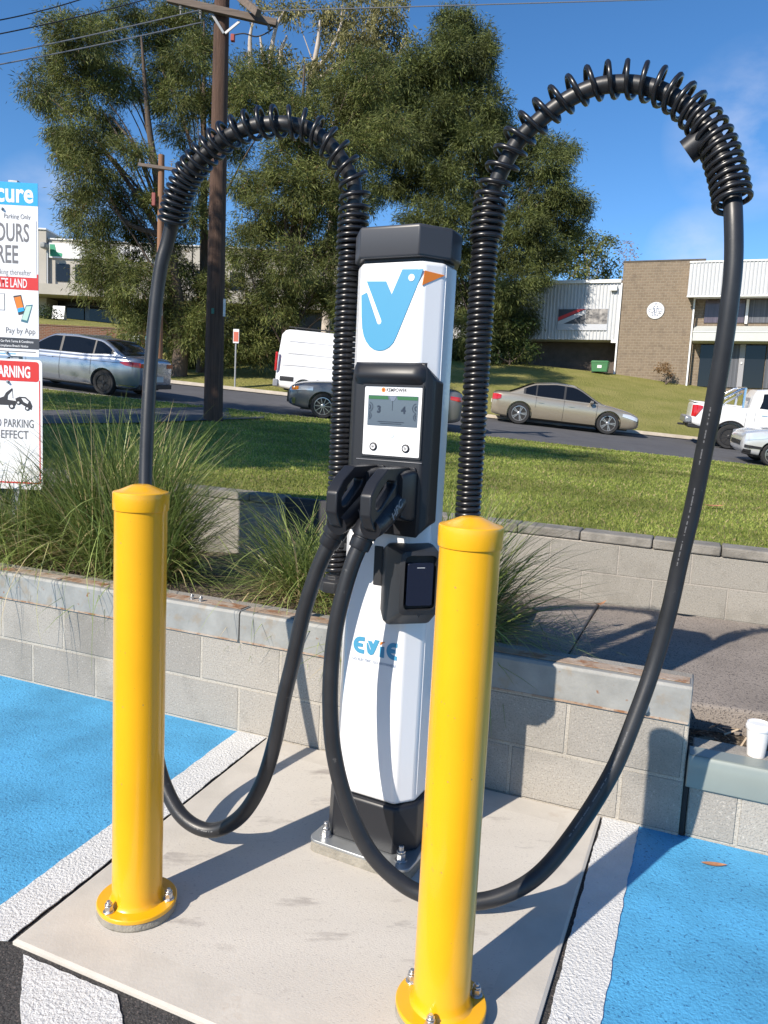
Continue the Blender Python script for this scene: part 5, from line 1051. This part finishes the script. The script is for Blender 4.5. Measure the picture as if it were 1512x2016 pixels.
# ================================================================ POLES, WIRES, STREET SIGN
M_wood = mat('weathered_timber', (0.065, 0.036, 0.025), 0.9, col2=(0.125, 0.074, 0.052), vscale=7, bump=0.9, bscale=30, bdist=0.02, stretch=(5, 5, 0.18), stains=(6, 0.58, 0.7, (0.035, 0.022, 0.018)))
M_wood2 = mat('pale_timber', (0.24, 0.125, 0.07), 0.9, var=0.2, vscale=5, stretch=(5, 5, 0.25))
M_armw = mat('grey_timber', (0.15, 0.12, 0.10), 0.9, var=0.3, vscale=6, stretch=(0.4, 4, 4)); M_wire = mat('weathered_wire', (0.28, 0.28, 0.29), 0.5, metal=0.5); M_wired = mat('dark_wire', (0.03, 0.03, 0.033), 0.6)
M_porc = mat('insulator', (0.28, 0.28, 0.27), 0.25)
pbz = zlawn(-3.4, 15) - 0.2; pb0 = at(420, 795, 15.0)
po = thing('utility_pole', 'dark brown timber utility pole with crossarms rising through the trees, beside the road', 'utility pole', (pb0.x, 15.0, pbz), 0)
g = MB(); ht = 9.6 - pbz; g.lathe([(0.185, 0), (0.178, 1), (0.165, 3), (0.152, 5), (0.140, 7), (0.130, ht), (0.02, ht + .03)], 22); g.build('pole', M_wood, po, smooth=True, ang=50)
def lpt(x, y, Y): return at(x, y, Y) - po.location
def beam(a, b, w, h, m_, nm, par):
    a, b = Vector(a), Vector(b); d = (b - a); L = d.length; q = d.to_track_quat('X', 'Z').to_matrix().to_4x4()
    g = MB(); g.box(0, L, -w / 2, w / 2, -h / 2, h / 2, Matrix.Translation(a) @ q); return g.build(nm, m_, par, bevel=.008)
a_, b_ = lpt(330, -2, 14.80), lpt(545, 46, 14.80); ca = beam(a_, b_, .10, .12, M_armw, 'crossarm', po)
beam(lpt(452, -22, 15.2), lpt(509, 26, 14.4), .10, .12, M_armw, 'crossarm', po)
for p0, p1 in (((414, 22), (441, 66)), ((472, 42), (443, 66))): beam(lpt(*p0, 14.82), lpt(*p1, 14.84), .02, .05, M_post, 'brace', po)
def insul(p, par):
    g = MB(); g.lathe([(.012, -.10), (.012, -.03), (.034, -.02), (.02, 0), (.034, .02), (.02, .04), (.03, .06), (.01, .07)], 12); return g.build('insulator', M_porc, par, loc=p, smooth=True)
for fx in (.12, .30, .93): insul(a_.lerp(b_, fx) + Vector((0, 0, -.11)), po)
q = lpt(457, 74, 14.8); bb('fuse_switch', q.x - .03, q.x + .04, -.20, -.12, q.z - .05, q.z + .07, mat('dull_red', (0.30, 0.05, 0.04), 0.6), po, .01)
q = lpt(441, 606, 14.8); g = MB(); g.box(q.x - .012, q.x + .03, q.y - .02, q.y + .0, q.z - .16, q.z + .16); g.build('marker_strip', M_wht, po); q = lpt(420, 612, 14.8); g = MB(); g.box(q.x - .04, q.x + .01, -.19, -.172, q.z - .05, q.z + .05); g.build('number_tag', mat('tag_green', (0.04, 0.16, 0.12), 0.5), po)
g = MB(); g.tube(spline([lpt(545, 48, 14.8), lpt(530, 62, 14.8), lpt(505, 72, 14.8), lpt(480, 66, 14.8), lpt(455, 70, 14.85)], 6), .012, 6); g.build('jumper_cable', M_wired, po, smooth=True)
WG = 'overhead wires at the top left'
for lab, p0, p1, Y0, Y1, m_ in (('highest overhead wire across the top left corner of the sky', (131, 0), (0, 27), 14.6, 13.6, M_wired), ('second overhead wire from the top in the left sky', (225, 8), (0, 54), 14.8, 13.4, M_wired),
                               ('third overhead wire from the top, running left from the pole crossarm', (397, 19), (0, 94), 14.8, 13.2, M_wire), ('lowest overhead wire running left from the pole', (397, 44), (0, 114), 14.8, 13.2, M_wire)):
    A_, B_ = at(*p0, Y0), at(*p1, Y1); d = B_ - A_; A2 = A_ - d * (0.0 if p0[0] > 300 else .6); B2 = B_ + d * 1.2; L = 24
    pts = [A2.lerp(B2, i / L) - Vector((0, 0, .10 * math.sin(math.pi * i / L))) for i in range(L + 1)]
    g = MB(); g.tube(pts, .010, 6); tag(g.build('overhead_wire', m_, smooth=True), lab, 'wire', WG)
A_, B_ = at(545, 21, 14.8), at(1262, 0, 15.6); d = B_ - A_; g = MB(); g.tube([A_ - d * .05 + (B_ + d * .6 - A_ + d * .05) * (i / 20) for i in range(21)], .010, 6); tag(g.build('overhead_wire', M_wire, smooth=True), 'single overhead wire running right from the pole across the top of the picture', 'wire')
SPY = 28.7; sp1 = at(318, 305, SPY)
t = thing('utility_pole', 'slim orange-brown timber pole farther back, left of the thick dark pole', 'utility pole', (sp1.x, SPY, zbank(sp1.x, SPY) - .3), 0); hh = sp1.z - t.location.z
g = MB(); g.lathe([(.14, 0), (.12, hh * .5), (.108, hh), (.01, hh + .02)], 14); g.build('pole', M_wood2, t, smooth=True, ang=50)
beam((-.78, -.13, hh - .40), (.70, -.13, hh - .53), .10, .11, M_armw, 'crossarm', t)
for x in (-.72, -.42, .40, .64): insul(Vector((x, -.13, hh - .28 - .08 * (x > 0))), t)
g = MB(); g.tube([(.10, -.09, hh - 5.6), (.10, -.09, hh - 3.1)], .04, 8); g.build('conduit', M_porc, t); bb('transformer_fuse', -.27, -.14, -.22, -.11, hh - 1.8, hh - 1.35, mat('dull_red_fuse', (0.25, 0.06, 0.05), 0.6), t, .02)
ss = at(462, 772, 29.6); t = thing('street_sign', 'small red and white sign on a thin grey post right of the dark pole', 'sign', (ss.x, 29.6, zbank(ss.x, 29.6)), 0); top = at(462, 648, 29.6).z - t.location.z
g = MB(); g.tube([(0, 0, 0), (0, 0, top)], .03, 10); g.build('post', M_post, t); bb('sign_plate', -.10, .12, -.05, -.034, top - .52, top, M_wht, t, .004); bb('red_panel', -.08, .10, -.054, -.0505, top - .46, top - .1, mat('faded_red', (0.55, 0.14, 0.09), 0.5), t)

# ================================================================ TREES AND SHRUBS
M_bark = mat('rough_bark', (0.10, 0.075, 0.058), 0.95, var=0.3, vscale=3, bump=0.8, bscale=14, bdist=0.03, stretch=(3, 3, .4)); M_gum = mat('pale_gum_bark', (0.42, 0.36, 0.30), 0.8, var=0.2, vscale=2)
M_casu = foliage_mat('sheoak_needles', (0.046, 0.064, 0.016), (0.195, 0.215, 0.060), 0.25, 0.6, (0.16, 0.11, 0.05), 0.95)
M_casd = foliage_mat('dark_sheoak_needles', (0.036, 0.052, 0.015), (0.155, 0.178, 0.052), 0.22, 0.6)
M_euc = foliage_mat('gum_leaves', (0.11, 0.115, 0.042), (0.30, 0.27, 0.11), 0.3, 0.5); M_shrub = foliage_mat('shrub_leaves', (0.018, 0.032, 0.010), (0.060, 0.090, 0.022), 0.25, 0.5)
M_dry = foliage_mat('dry_shrub', (0.16, 0.09, 0.04), (0.30, 0.19, 0.09), 0.2, 0.7)
def leaves(centres, radii, per_tuft, tuft_d, L, w, droop, seed, sig=0.22, outw=0.8):
    r = np.random.default_rng(seed); Vs = []
    for c, rad in zip(centres, radii):
        c = np.array(c); rad = np.array(rad); nt = max(4, int(tuft_d * (rad[0] * rad[2] + rad[0] * rad[1] + rad[1] * rad[2]) / 3))
        u = r.normal(size=(nt, 3)); u /= np.linalg.norm(u, axis=1)[:, None]; rr = r.uniform(0, 1, nt) ** 0.45; tc_ = c + u * rr[:, None] * rad
        n = nt * per_tuft; P = np.repeat(tc_, per_tuft, 0) + r.normal(0, sig, (n, 3)) * np.array([1, 1, .8]); O = np.repeat(u, per_tuft, 0)
        D = O * outw + r.normal(0, .55, (n, 3)) + np.array([0, 0, -droop]); D /= np.linalg.norm(D, axis=1)[:, None]
        Sd = np.cross(D, r.normal(size=(n, 3))); Sd /= np.linalg.norm(Sd, axis=1)[:, None] + 1e-9
        LL = L * r.uniform(.5, 1.3, n)[:, None]; ww = w * r.uniform(.6, 1.3, n)[:, None] * .5
        E_ = P + D * LL; Mid = P + D * LL * .5
        Vs.append(np.stack([P, Mid - Sd * ww, E_, Mid + Sd * ww], 1).reshape(-1, 3))
    V = np.concatenate(Vs); F = np.arange(len(V)).reshape(-1, 4); return V, F
def tree(label, base, tr, blobs, Y, leafm, barkm, seed, per=120, dens=44, L=.23, w=.029, droop=.5, sig=.20, dz=2.6, limbs=None, group='trees beyond the road', name='tree', fork=0.35, cat='tree', limb_r=.07, ground=None):
    r = random.Random(seed); b = at(base[0], base[1], Y); gz = (ground or zbank)(b.x, Y); t = thing(name, label, cat, (b.x, Y, gz), 0, group)
    C = []; RD_ = []; k = Y / 1515.0
    for px_, py_, rx, ry in blobs:
        p = at(px_, py_, Y + r.uniform(-dz, dz)); C.append((p.x - b.x, p.y - Y, p.z - gz)); RD_.append((rx * k, (rx + ry) * .5 * k, ry * k))
    V, F = leaves(C, RD_, per, dens, L, w, droop, seed, sig); npmesh('crown', V, F, leafm, t)
    top = max(c[2] for c in C); low = min(c[2] for c in C); mx = sum(c[0] for c in C) / len(C) * .5
    g = MB(); tp_ = [(0, 0, -.3), (.05, 0, top * .15), (mx * .35, .1, top * .4), (mx * .8, .1, top * .68), (mx, 0, top * .93)]
    sp_ = spline(tp_, 6); n_ = len(sp_); g.tube(sp_, [tr * (1 - .88 * i / (n_ - 1)) for i in range(n_)], 10)
    for (c, rad) in zip(C, RD_):
        if r.random() < .45:
            c = Vector(c); f = min(.9, max(fork * .5, (c.z - 1.8) / top * .85)); s0 = sp_[int(f * (n_ - 1))]; mid = s0.lerp(c, .5) + Vector((r.uniform(-.3, .3), r.uniform(-.3, .3), .25 * (c - s0).length * .3)); e = c + Vector((0, 0, rad[2] * .3))
            l_ = spline([s0, mid, e], 5); m_n = len(l_); rr = limb_r * (.6 + .5 * r.random()); g.tube(l_, [rr * (1 - .8 * i / (m_n - 1)) for i in range(m_n)], 6)
    for pth in (limbs or []):
        P_ = [Vector(at(x, y, Y + dy) - t.location) for x, y, dy in pth]; l_ = spline(P_, 5); m_n = len(l_); g.tube(l_, [limb_r * 2.0 * (1 - .75 * i / (m_n - 1)) for i in range(m_n)], 7)
    g.build('trunk', barkm, t, smooth=True, ang=60); return t
A1 = [(200, 520, 40, 36), (175, 560, 26, 32), (300, 560, 40, 36), (290, 620, 40, 36), (330, 520, 36, 32), (250, 560, 36, 36), (265, 655, 30, 26), (205, 45, 40, 18), (130, 62, 42, 32), (165, 80, 45, 35), (205, 85, 35, 35), (100, 90, 22, 24), (105, 145, 36, 30), (150, 135, 45, 30), (200, 140, 45, 35), (78, 180, 28, 26), (62, 165, 14, 10), (125, 200, 45, 32), (185, 205, 50, 38), (235, 165, 40, 40), (120, 255, 30, 30), (165, 265, 45, 35), (215, 270, 40, 30), (140, 305, 38, 34), (120, 300, 22, 30),
      (165, 350, 40, 36), (150, 400, 32, 34), (185, 420, 42, 38), (240, 375, 45, 36), (160, 455, 32, 32), (200, 480, 38, 32), (255, 440, 42, 38), (300, 400, 30, 30), (215, 545, 28, 40), (235, 605, 26, 38), (265, 520, 30, 26), (280, 480, 28, 24), (190, 320, 40, 30), (270, 300, 40, 26)]
tree('broad she-oak with a ragged crown at the far left, hanging over the silver sedan', (352, 715), .36, A1, 33.0, M_casu, M_bark, 3, dens=42, limbs=[[(352, 715, 0), (335, 560, 0), (320, 450, 0), (270, 300, 0), (215, 225, 0)], [(325, 480, 0), (280, 400, 0), (215, 310, 0), (190, 300, 0)], [(322, 465, 0), (240, 430, 0), (200, 330, 0)]], dz=1.8)
A2 = [(255, 20, 34, 30), (300, 45, 45, 36), (345, 15, 45, 26), (350, 75, 42, 36), (395, 55, 40, 45), (300, 105, 40, 30), (370, 120, 45, 30), (400, 95, 35, 30), (330, 150, 40, 34), (380, 175, 45, 36), (300, 185, 40, 30), (345, 205, 42, 30), (415, 210, 38, 30), (470, 150, 42, 34), (510, 140, 42, 36), (545, 165, 38, 40), (500, 190, 45, 34), (555, 210, 40, 36), (460, 200, 38, 30),
      (350, 260, 36, 26), (400, 300, 34, 30), (385, 350, 32, 28), (340, 480, 36, 30), (380, 430, 36, 34), (370, 560, 46, 40), (340, 620, 48, 44), (385, 650, 48, 50), (360, 690, 52, 42), (420, 580, 40, 44), (440, 670, 42, 44)]
tree('tall she-oak directly behind the thick dark pole', (398, 735), .30, A2, 35.0, M_casu, M_bark, 5, dens=42, dz=2.2)
B1 = [(700, 145, 36, 32), (735, 130, 32, 30), (735, 180, 36, 34), (725, 250, 40, 36), (765, 245, 36, 34), (600, 225, 40, 34), (640, 190, 45, 36), (570, 265, 42, 36), (620, 290, 48, 40), (680, 180, 45, 40), (665, 250, 48, 44), (710, 220, 44, 40), (560, 330, 44, 38), (510, 350, 36, 34), (600, 370, 48, 42), (655, 345, 46, 42), (700, 300, 46, 44), (540, 400, 44, 40), (500, 430, 38, 40), (590, 440, 48, 40), (640, 420, 46, 40), (690, 390, 44, 42), (480, 500, 40, 44), (530, 480, 46, 44), (580, 520, 48, 44), (630, 500, 48, 44), (670, 480, 40, 44), (500, 570, 44, 46), (555, 590, 46, 46), (610, 580, 48, 44), (660, 580, 44, 46), (480, 640, 42, 44), (530, 660, 40, 34), (500, 690, 44, 34), (700, 600, 44, 44), (690, 690, 44, 40), (465, 290, 30, 34), (470, 360, 28, 34)]
tree('bushy olive-green she-oak left of the charger, above the white van', (560, 745), .30, B1, 33.5, M_casu, M_bark, 8, dens=46, dz=2.2)
B2 = [(905, 40, 26, 28), (875, 60, 28, 34), (935, 75, 32, 34), (955, 110, 26, 36), (890, 110, 42, 38), (840, 125, 40, 36), (800, 150, 42, 38), (930, 150, 46, 40), (870, 170, 46, 42), (760, 165, 40, 36), (740, 215, 44, 40), (800, 215, 48, 42), (860, 230, 48, 42), (920, 215, 46, 42), (970, 205, 30, 28), (980, 250, 36, 28), (940, 275, 46, 40), (880, 290, 48, 42), (810, 285, 48, 42), (750, 285, 44, 42), (1000, 285, 40, 30), (1050, 285, 40, 22), (1100, 290, 34, 18), (1125, 300, 16, 12), (1075, 325, 44, 26), (1015, 335, 44, 32), (950, 345, 48, 40), (880, 355, 48, 42), (820, 360, 48, 42), (760, 360, 44, 40), (1090, 365, 34, 22), (1050, 385, 40, 26), (1120, 395, 42, 20), (1145, 420, 26, 18), (1090, 425, 44, 28), (1030, 440, 44, 36), (960, 420, 46, 42), (890, 430, 48, 42), (830, 440, 46, 42),
      (1110, 455, 34, 22), (1070, 480, 42, 30), (1010, 500, 46, 42), (950, 500, 46, 42), (890, 510, 46, 42), (1060, 530, 36, 34), (1015, 570, 44, 42), (960, 580, 46, 44), (905, 590, 44, 44), (1030, 620, 36, 36), (985, 650, 44, 40), (930, 660, 44, 44), (900, 700, 40, 34), (1010, 690, 40, 28), (1100, 505, 26, 20)]
tree('largest dark she-oak, behind the charger and the right coil column', (930, 730), .42, B2, 45.2, M_casd, M_bark, 12, dens=40, dz=1.2, w=.038, L=.28, sig=.24)
EU = [(500, 12, 26, 18), (560, 15, 26, 18), (580, 30, 22, 22), (560, 110, 24, 16), (600, 140, 28, 18), (640, 20, 34, 20), (650, 60, 34, 22), (690, 25, 32, 22), (735, 15, 34, 16), (770, 30, 32, 20), (690, 70, 30, 26), (730, 60, 36, 26), (775, 70, 26, 26), (720, 105, 36, 24), (770, 110, 28, 22), (670, 110, 28, 20), (800, 85, 12, 20), (640, 130, 26, 20), (780, -10, 30, 16), (700, -15, 40, 18)]
tree('pale eucalyptus with bare white branches rising behind the she-oaks at the top', (640, 700), .34, EU, 47.0, M_euc, M_gum, 21, per=40, dens=26, L=.30, w=.075, droop=.9, dz=1.5, sig=.26, limb_r=.10,
     limbs=[[(600, 260, 0), (612, 160, 0), (645, 110, 0), (668, 60, 0), (680, 20, 0)], [(606, 175, 0), (650, 140, 0), (700, 110, 0), (728, 78, 0)], [(690, 112, 0), (730, 112, 0), (752, 102, 0)], [(532, 250, 0), (533, 120, 0), (542, 60, 0), (560, 20, 0)], [(550, 210, 0), (552, 110, 0), (565, 70, 0)], [(500, 200, 0), (492, 90, 0), (498, 40, 0)], [(612, 160, 0), (625, 90, 0), (630, 40, 0)], [(540, 180, 0), (520, 120, 0), (512, 70, 0)]])
SE = [(1125, 490, 30, 22), (1110, 520, 30, 24), (1145, 470, 26, 18), (1170, 480, 28, 20), (1190, 485, 22, 18), (1150, 505, 34, 20), (1185, 515, 24, 16), (1200, 535, 20, 14), (1130, 530, 34, 22), (1165, 540, 30, 18)]
tree('small rounded gum tree showing above the ribbed shed roof', (1160, 600), .2, SE, 62.0, M_casu, M_gum, 24, per=40, dens=13, L=.34, w=.10, dz=1.0, sig=.3)
SE2 = [(1235, 482, 9, 14), (1222, 500, 9, 10), (1240, 500, 8, 12), (1228, 520, 8, 10)]
tree('thin wispy grey gum beside the brick tower', (1225, 600), .12, SE2, 64.0, M_dry, M_gum, 25, per=14, dens=9, L=.3, w=.06, dz=.6, sig=.25)
UN = [(980, 700, 40, 34), (1035, 690, 34, 30), (1020, 650, 36, 30), (930, 715, 40, 26)]
tree('dark shrubs filling the corner under the shed undercroft', (1000, 735), .08, UN, 45.0, M_shrub, M_bark, 31, per=30, dens=12, L=.22, w=.09, dz=.5, name='shrub', cat='shrub', group='shrubs')
UN2 = [(350, 690, 46, 40), (400, 700, 40, 44), (460, 690, 40, 40), (510, 705, 36, 34), (560, 700, 44, 40), (640, 690, 40, 44), (440, 725, 40, 26), (390, 735, 40, 22), (600, 715, 36, 34)]
tree('dark understorey shrub mass beneath the she-oaks beside the white van', (470, 745), .08, UN2, 38.0, M_shrub, M_bark, 32, per=36, dens=15, L=.22, w=.08, dz=1.0, name='shrub', cat='shrub', group='shrubs')
HD = [(88, 618, 18, 14), (102, 622, 14, 13), (80, 626, 14, 13), (98, 632, 12, 8)]
tree('clipped dark hedge outside the beige commercial building', (95, 640), .06, HD, 48.0, M_shrub, M_bark, 33, per=40, dens=40, L=.14, w=.07, dz=.2, name='hedge', cat='hedge', group='shrubs')
DB = [(1310, 722, 13, 10), (1300, 728, 8, 7), (1320, 731, 8, 6)]
tree('small dry brown bush at the foot of the brick tower', (1310, 738), .03, DB, 44.0, M_dry, M_bark, 34, per=36, dens=60, L=.14, w=.05, dz=.2, sig=.1, name='shrub', cat='shrub', group='shrubs')
# street trees standing left of the view: they shade the lawn, the pole foot and part of the road
def offtree(x, y, h, seed):
    gz = zlawn(x, y); t = thing('tree', 'leafy street tree standing on the lawn left of the picture', 'tree', (x, y, gz), 0, 'trees left of the picture'); r = random.Random(seed); C = []; RD_ = []
    for k_ in range(20):
        a = r.uniform(0, 6.28); q = r.uniform(0, 2.9); z = r.uniform(h * .38, h); q *= 1 - .5 * abs((z / h - .62) / .4); C.append((q * math.cos(a), q * math.sin(a), z)); RD_.append((1.2, 1.2, .9))
    V, F = leaves(C, RD_, 30, 16, .30, .08, .4, seed, .25); npmesh('crown', V, F, M_casu, t)
    g = MB(); g.tube([(0, 0, -.2), (.1, 0, h * .3), (0, .1, h * .6), (0, 0, h * .95)], [.28, .22, .14, .03], 10)
    for c in C: g.tube([(0, 0, c[2] * .6), (c[0] * .5, c[1] * .5, c[2] * .85), c], [.08, .05, .02], 6)
    g.build('trunk', M_bark, t, smooth=True)
offtree(-11.0, 5.6, 11.5, 1); offtree(-8.3, 6.4, 8.6, 2); offtree(-14.5, 9.0, 12.5, 3); offtree(-8.9, 3.2, 11.5, 4); offtree(-10.5, 1.5, 13.5, 6)

# ================================================================ LAWN GRASS
M_gr = foliage_mat('lawn_blades', (0.155, 0.215, 0.034), (0.36, 0.39, 0.10), 0.45, 0.6, (0.42, 0.34, 0.17), 0.88)
r = np.random.default_rng(5); n = 170000
d = 4.2 * (21.5 / 4.2) ** (r.uniform(0, 1, n) ** .85); ang = r.uniform(-.62, .56, n); X = d * np.tan(ang); Yb = d
keep = (Yb > 5.60 - .412 * X + .03) & (Yb < YN - .15); X = X[keep]; Yb = Yb[keep]; n = len(X)
s_ = np.clip((X - .64) / .925, -8, 8); zw = .722 - .013 * s_; zk = -.058 * X + .076 * YN - .395 + .03; yw = 5.60 - .412 * X; tt = (Yb - yw) / (YN - yw); Zb = zw + (zk - zw) * np.clip(tt, 0, 1) + .02 * np.sin(X * .9) * np.sin(Yb * .7) * np.minimum(1, np.clip(tt * 5, 0, 9)) * (tt < .9)
h = (.018 + .0007 * Yb) * r.uniform(.5, 1.5, n); w = .0016 + .0009 * Yb; ph = r.uniform(0, 6.283, n); ln = r.normal(0, .5, (n, 2)) * h[:, None]
P0 = np.stack([X, Yb, Zb - .004], 1); sd_ = np.stack([np.cos(ph), np.sin(ph), 0 * ph], 1) * w[:, None]
V = np.stack([P0 - sd_, P0 + sd_, P0 + np.stack([ln[:, 0], ln[:, 1], h], 1)], 1).reshape(-1, 3); o = npmesh('lawn_grass', V, np.arange(3 * n).reshape(-1, 3), M_gr); tag(o, kind='stuff', label='short mown grass blades covering the sunlit and shaded lawn', cat='grass')
# mulch litter in the strip behind the end wall
r = np.random.default_rng(9); n = 500; s0 = r.uniform(1.50, 3.5, n); d0 = r.uniform(.22, .60, n) * np.clip(1 + .3 * (s0 - 1.5), 1, 1.6); P = np.stack([WALL_O.x + s0 * UX - d0 * UY, WALL_O.y + s0 * UY + d0 * UX, .175 + r.uniform(0, .035, n)], 1)
a = r.uniform(0, 6.28, n); D = np.stack([np.cos(a), np.sin(a), r.normal(0, .25, n)], 1) * r.uniform(.01, .035, n)[:, None]; S2 = np.stack([-np.sin(a), np.cos(a), r.normal(0, .4, n)], 1) * r.uniform(.002, .006, n)[:, None]
V = np.stack([P - D - S2, P + D - S2, P + D + S2, P - D + S2], 1).reshape(-1, 3); o = npmesh('bark_chips', V, np.arange(4 * n).reshape(-1, 4), foliage_mat('chip_mix', (0.12, 0.08, 0.05), (0.42, 0.33, 0.23), 0.05, 0.9)); tag(o, kind='stuff', label='dry bark chips and leaf litter behind the end wall', cat='mulch')
print('objects', len(bpy.data.objects))
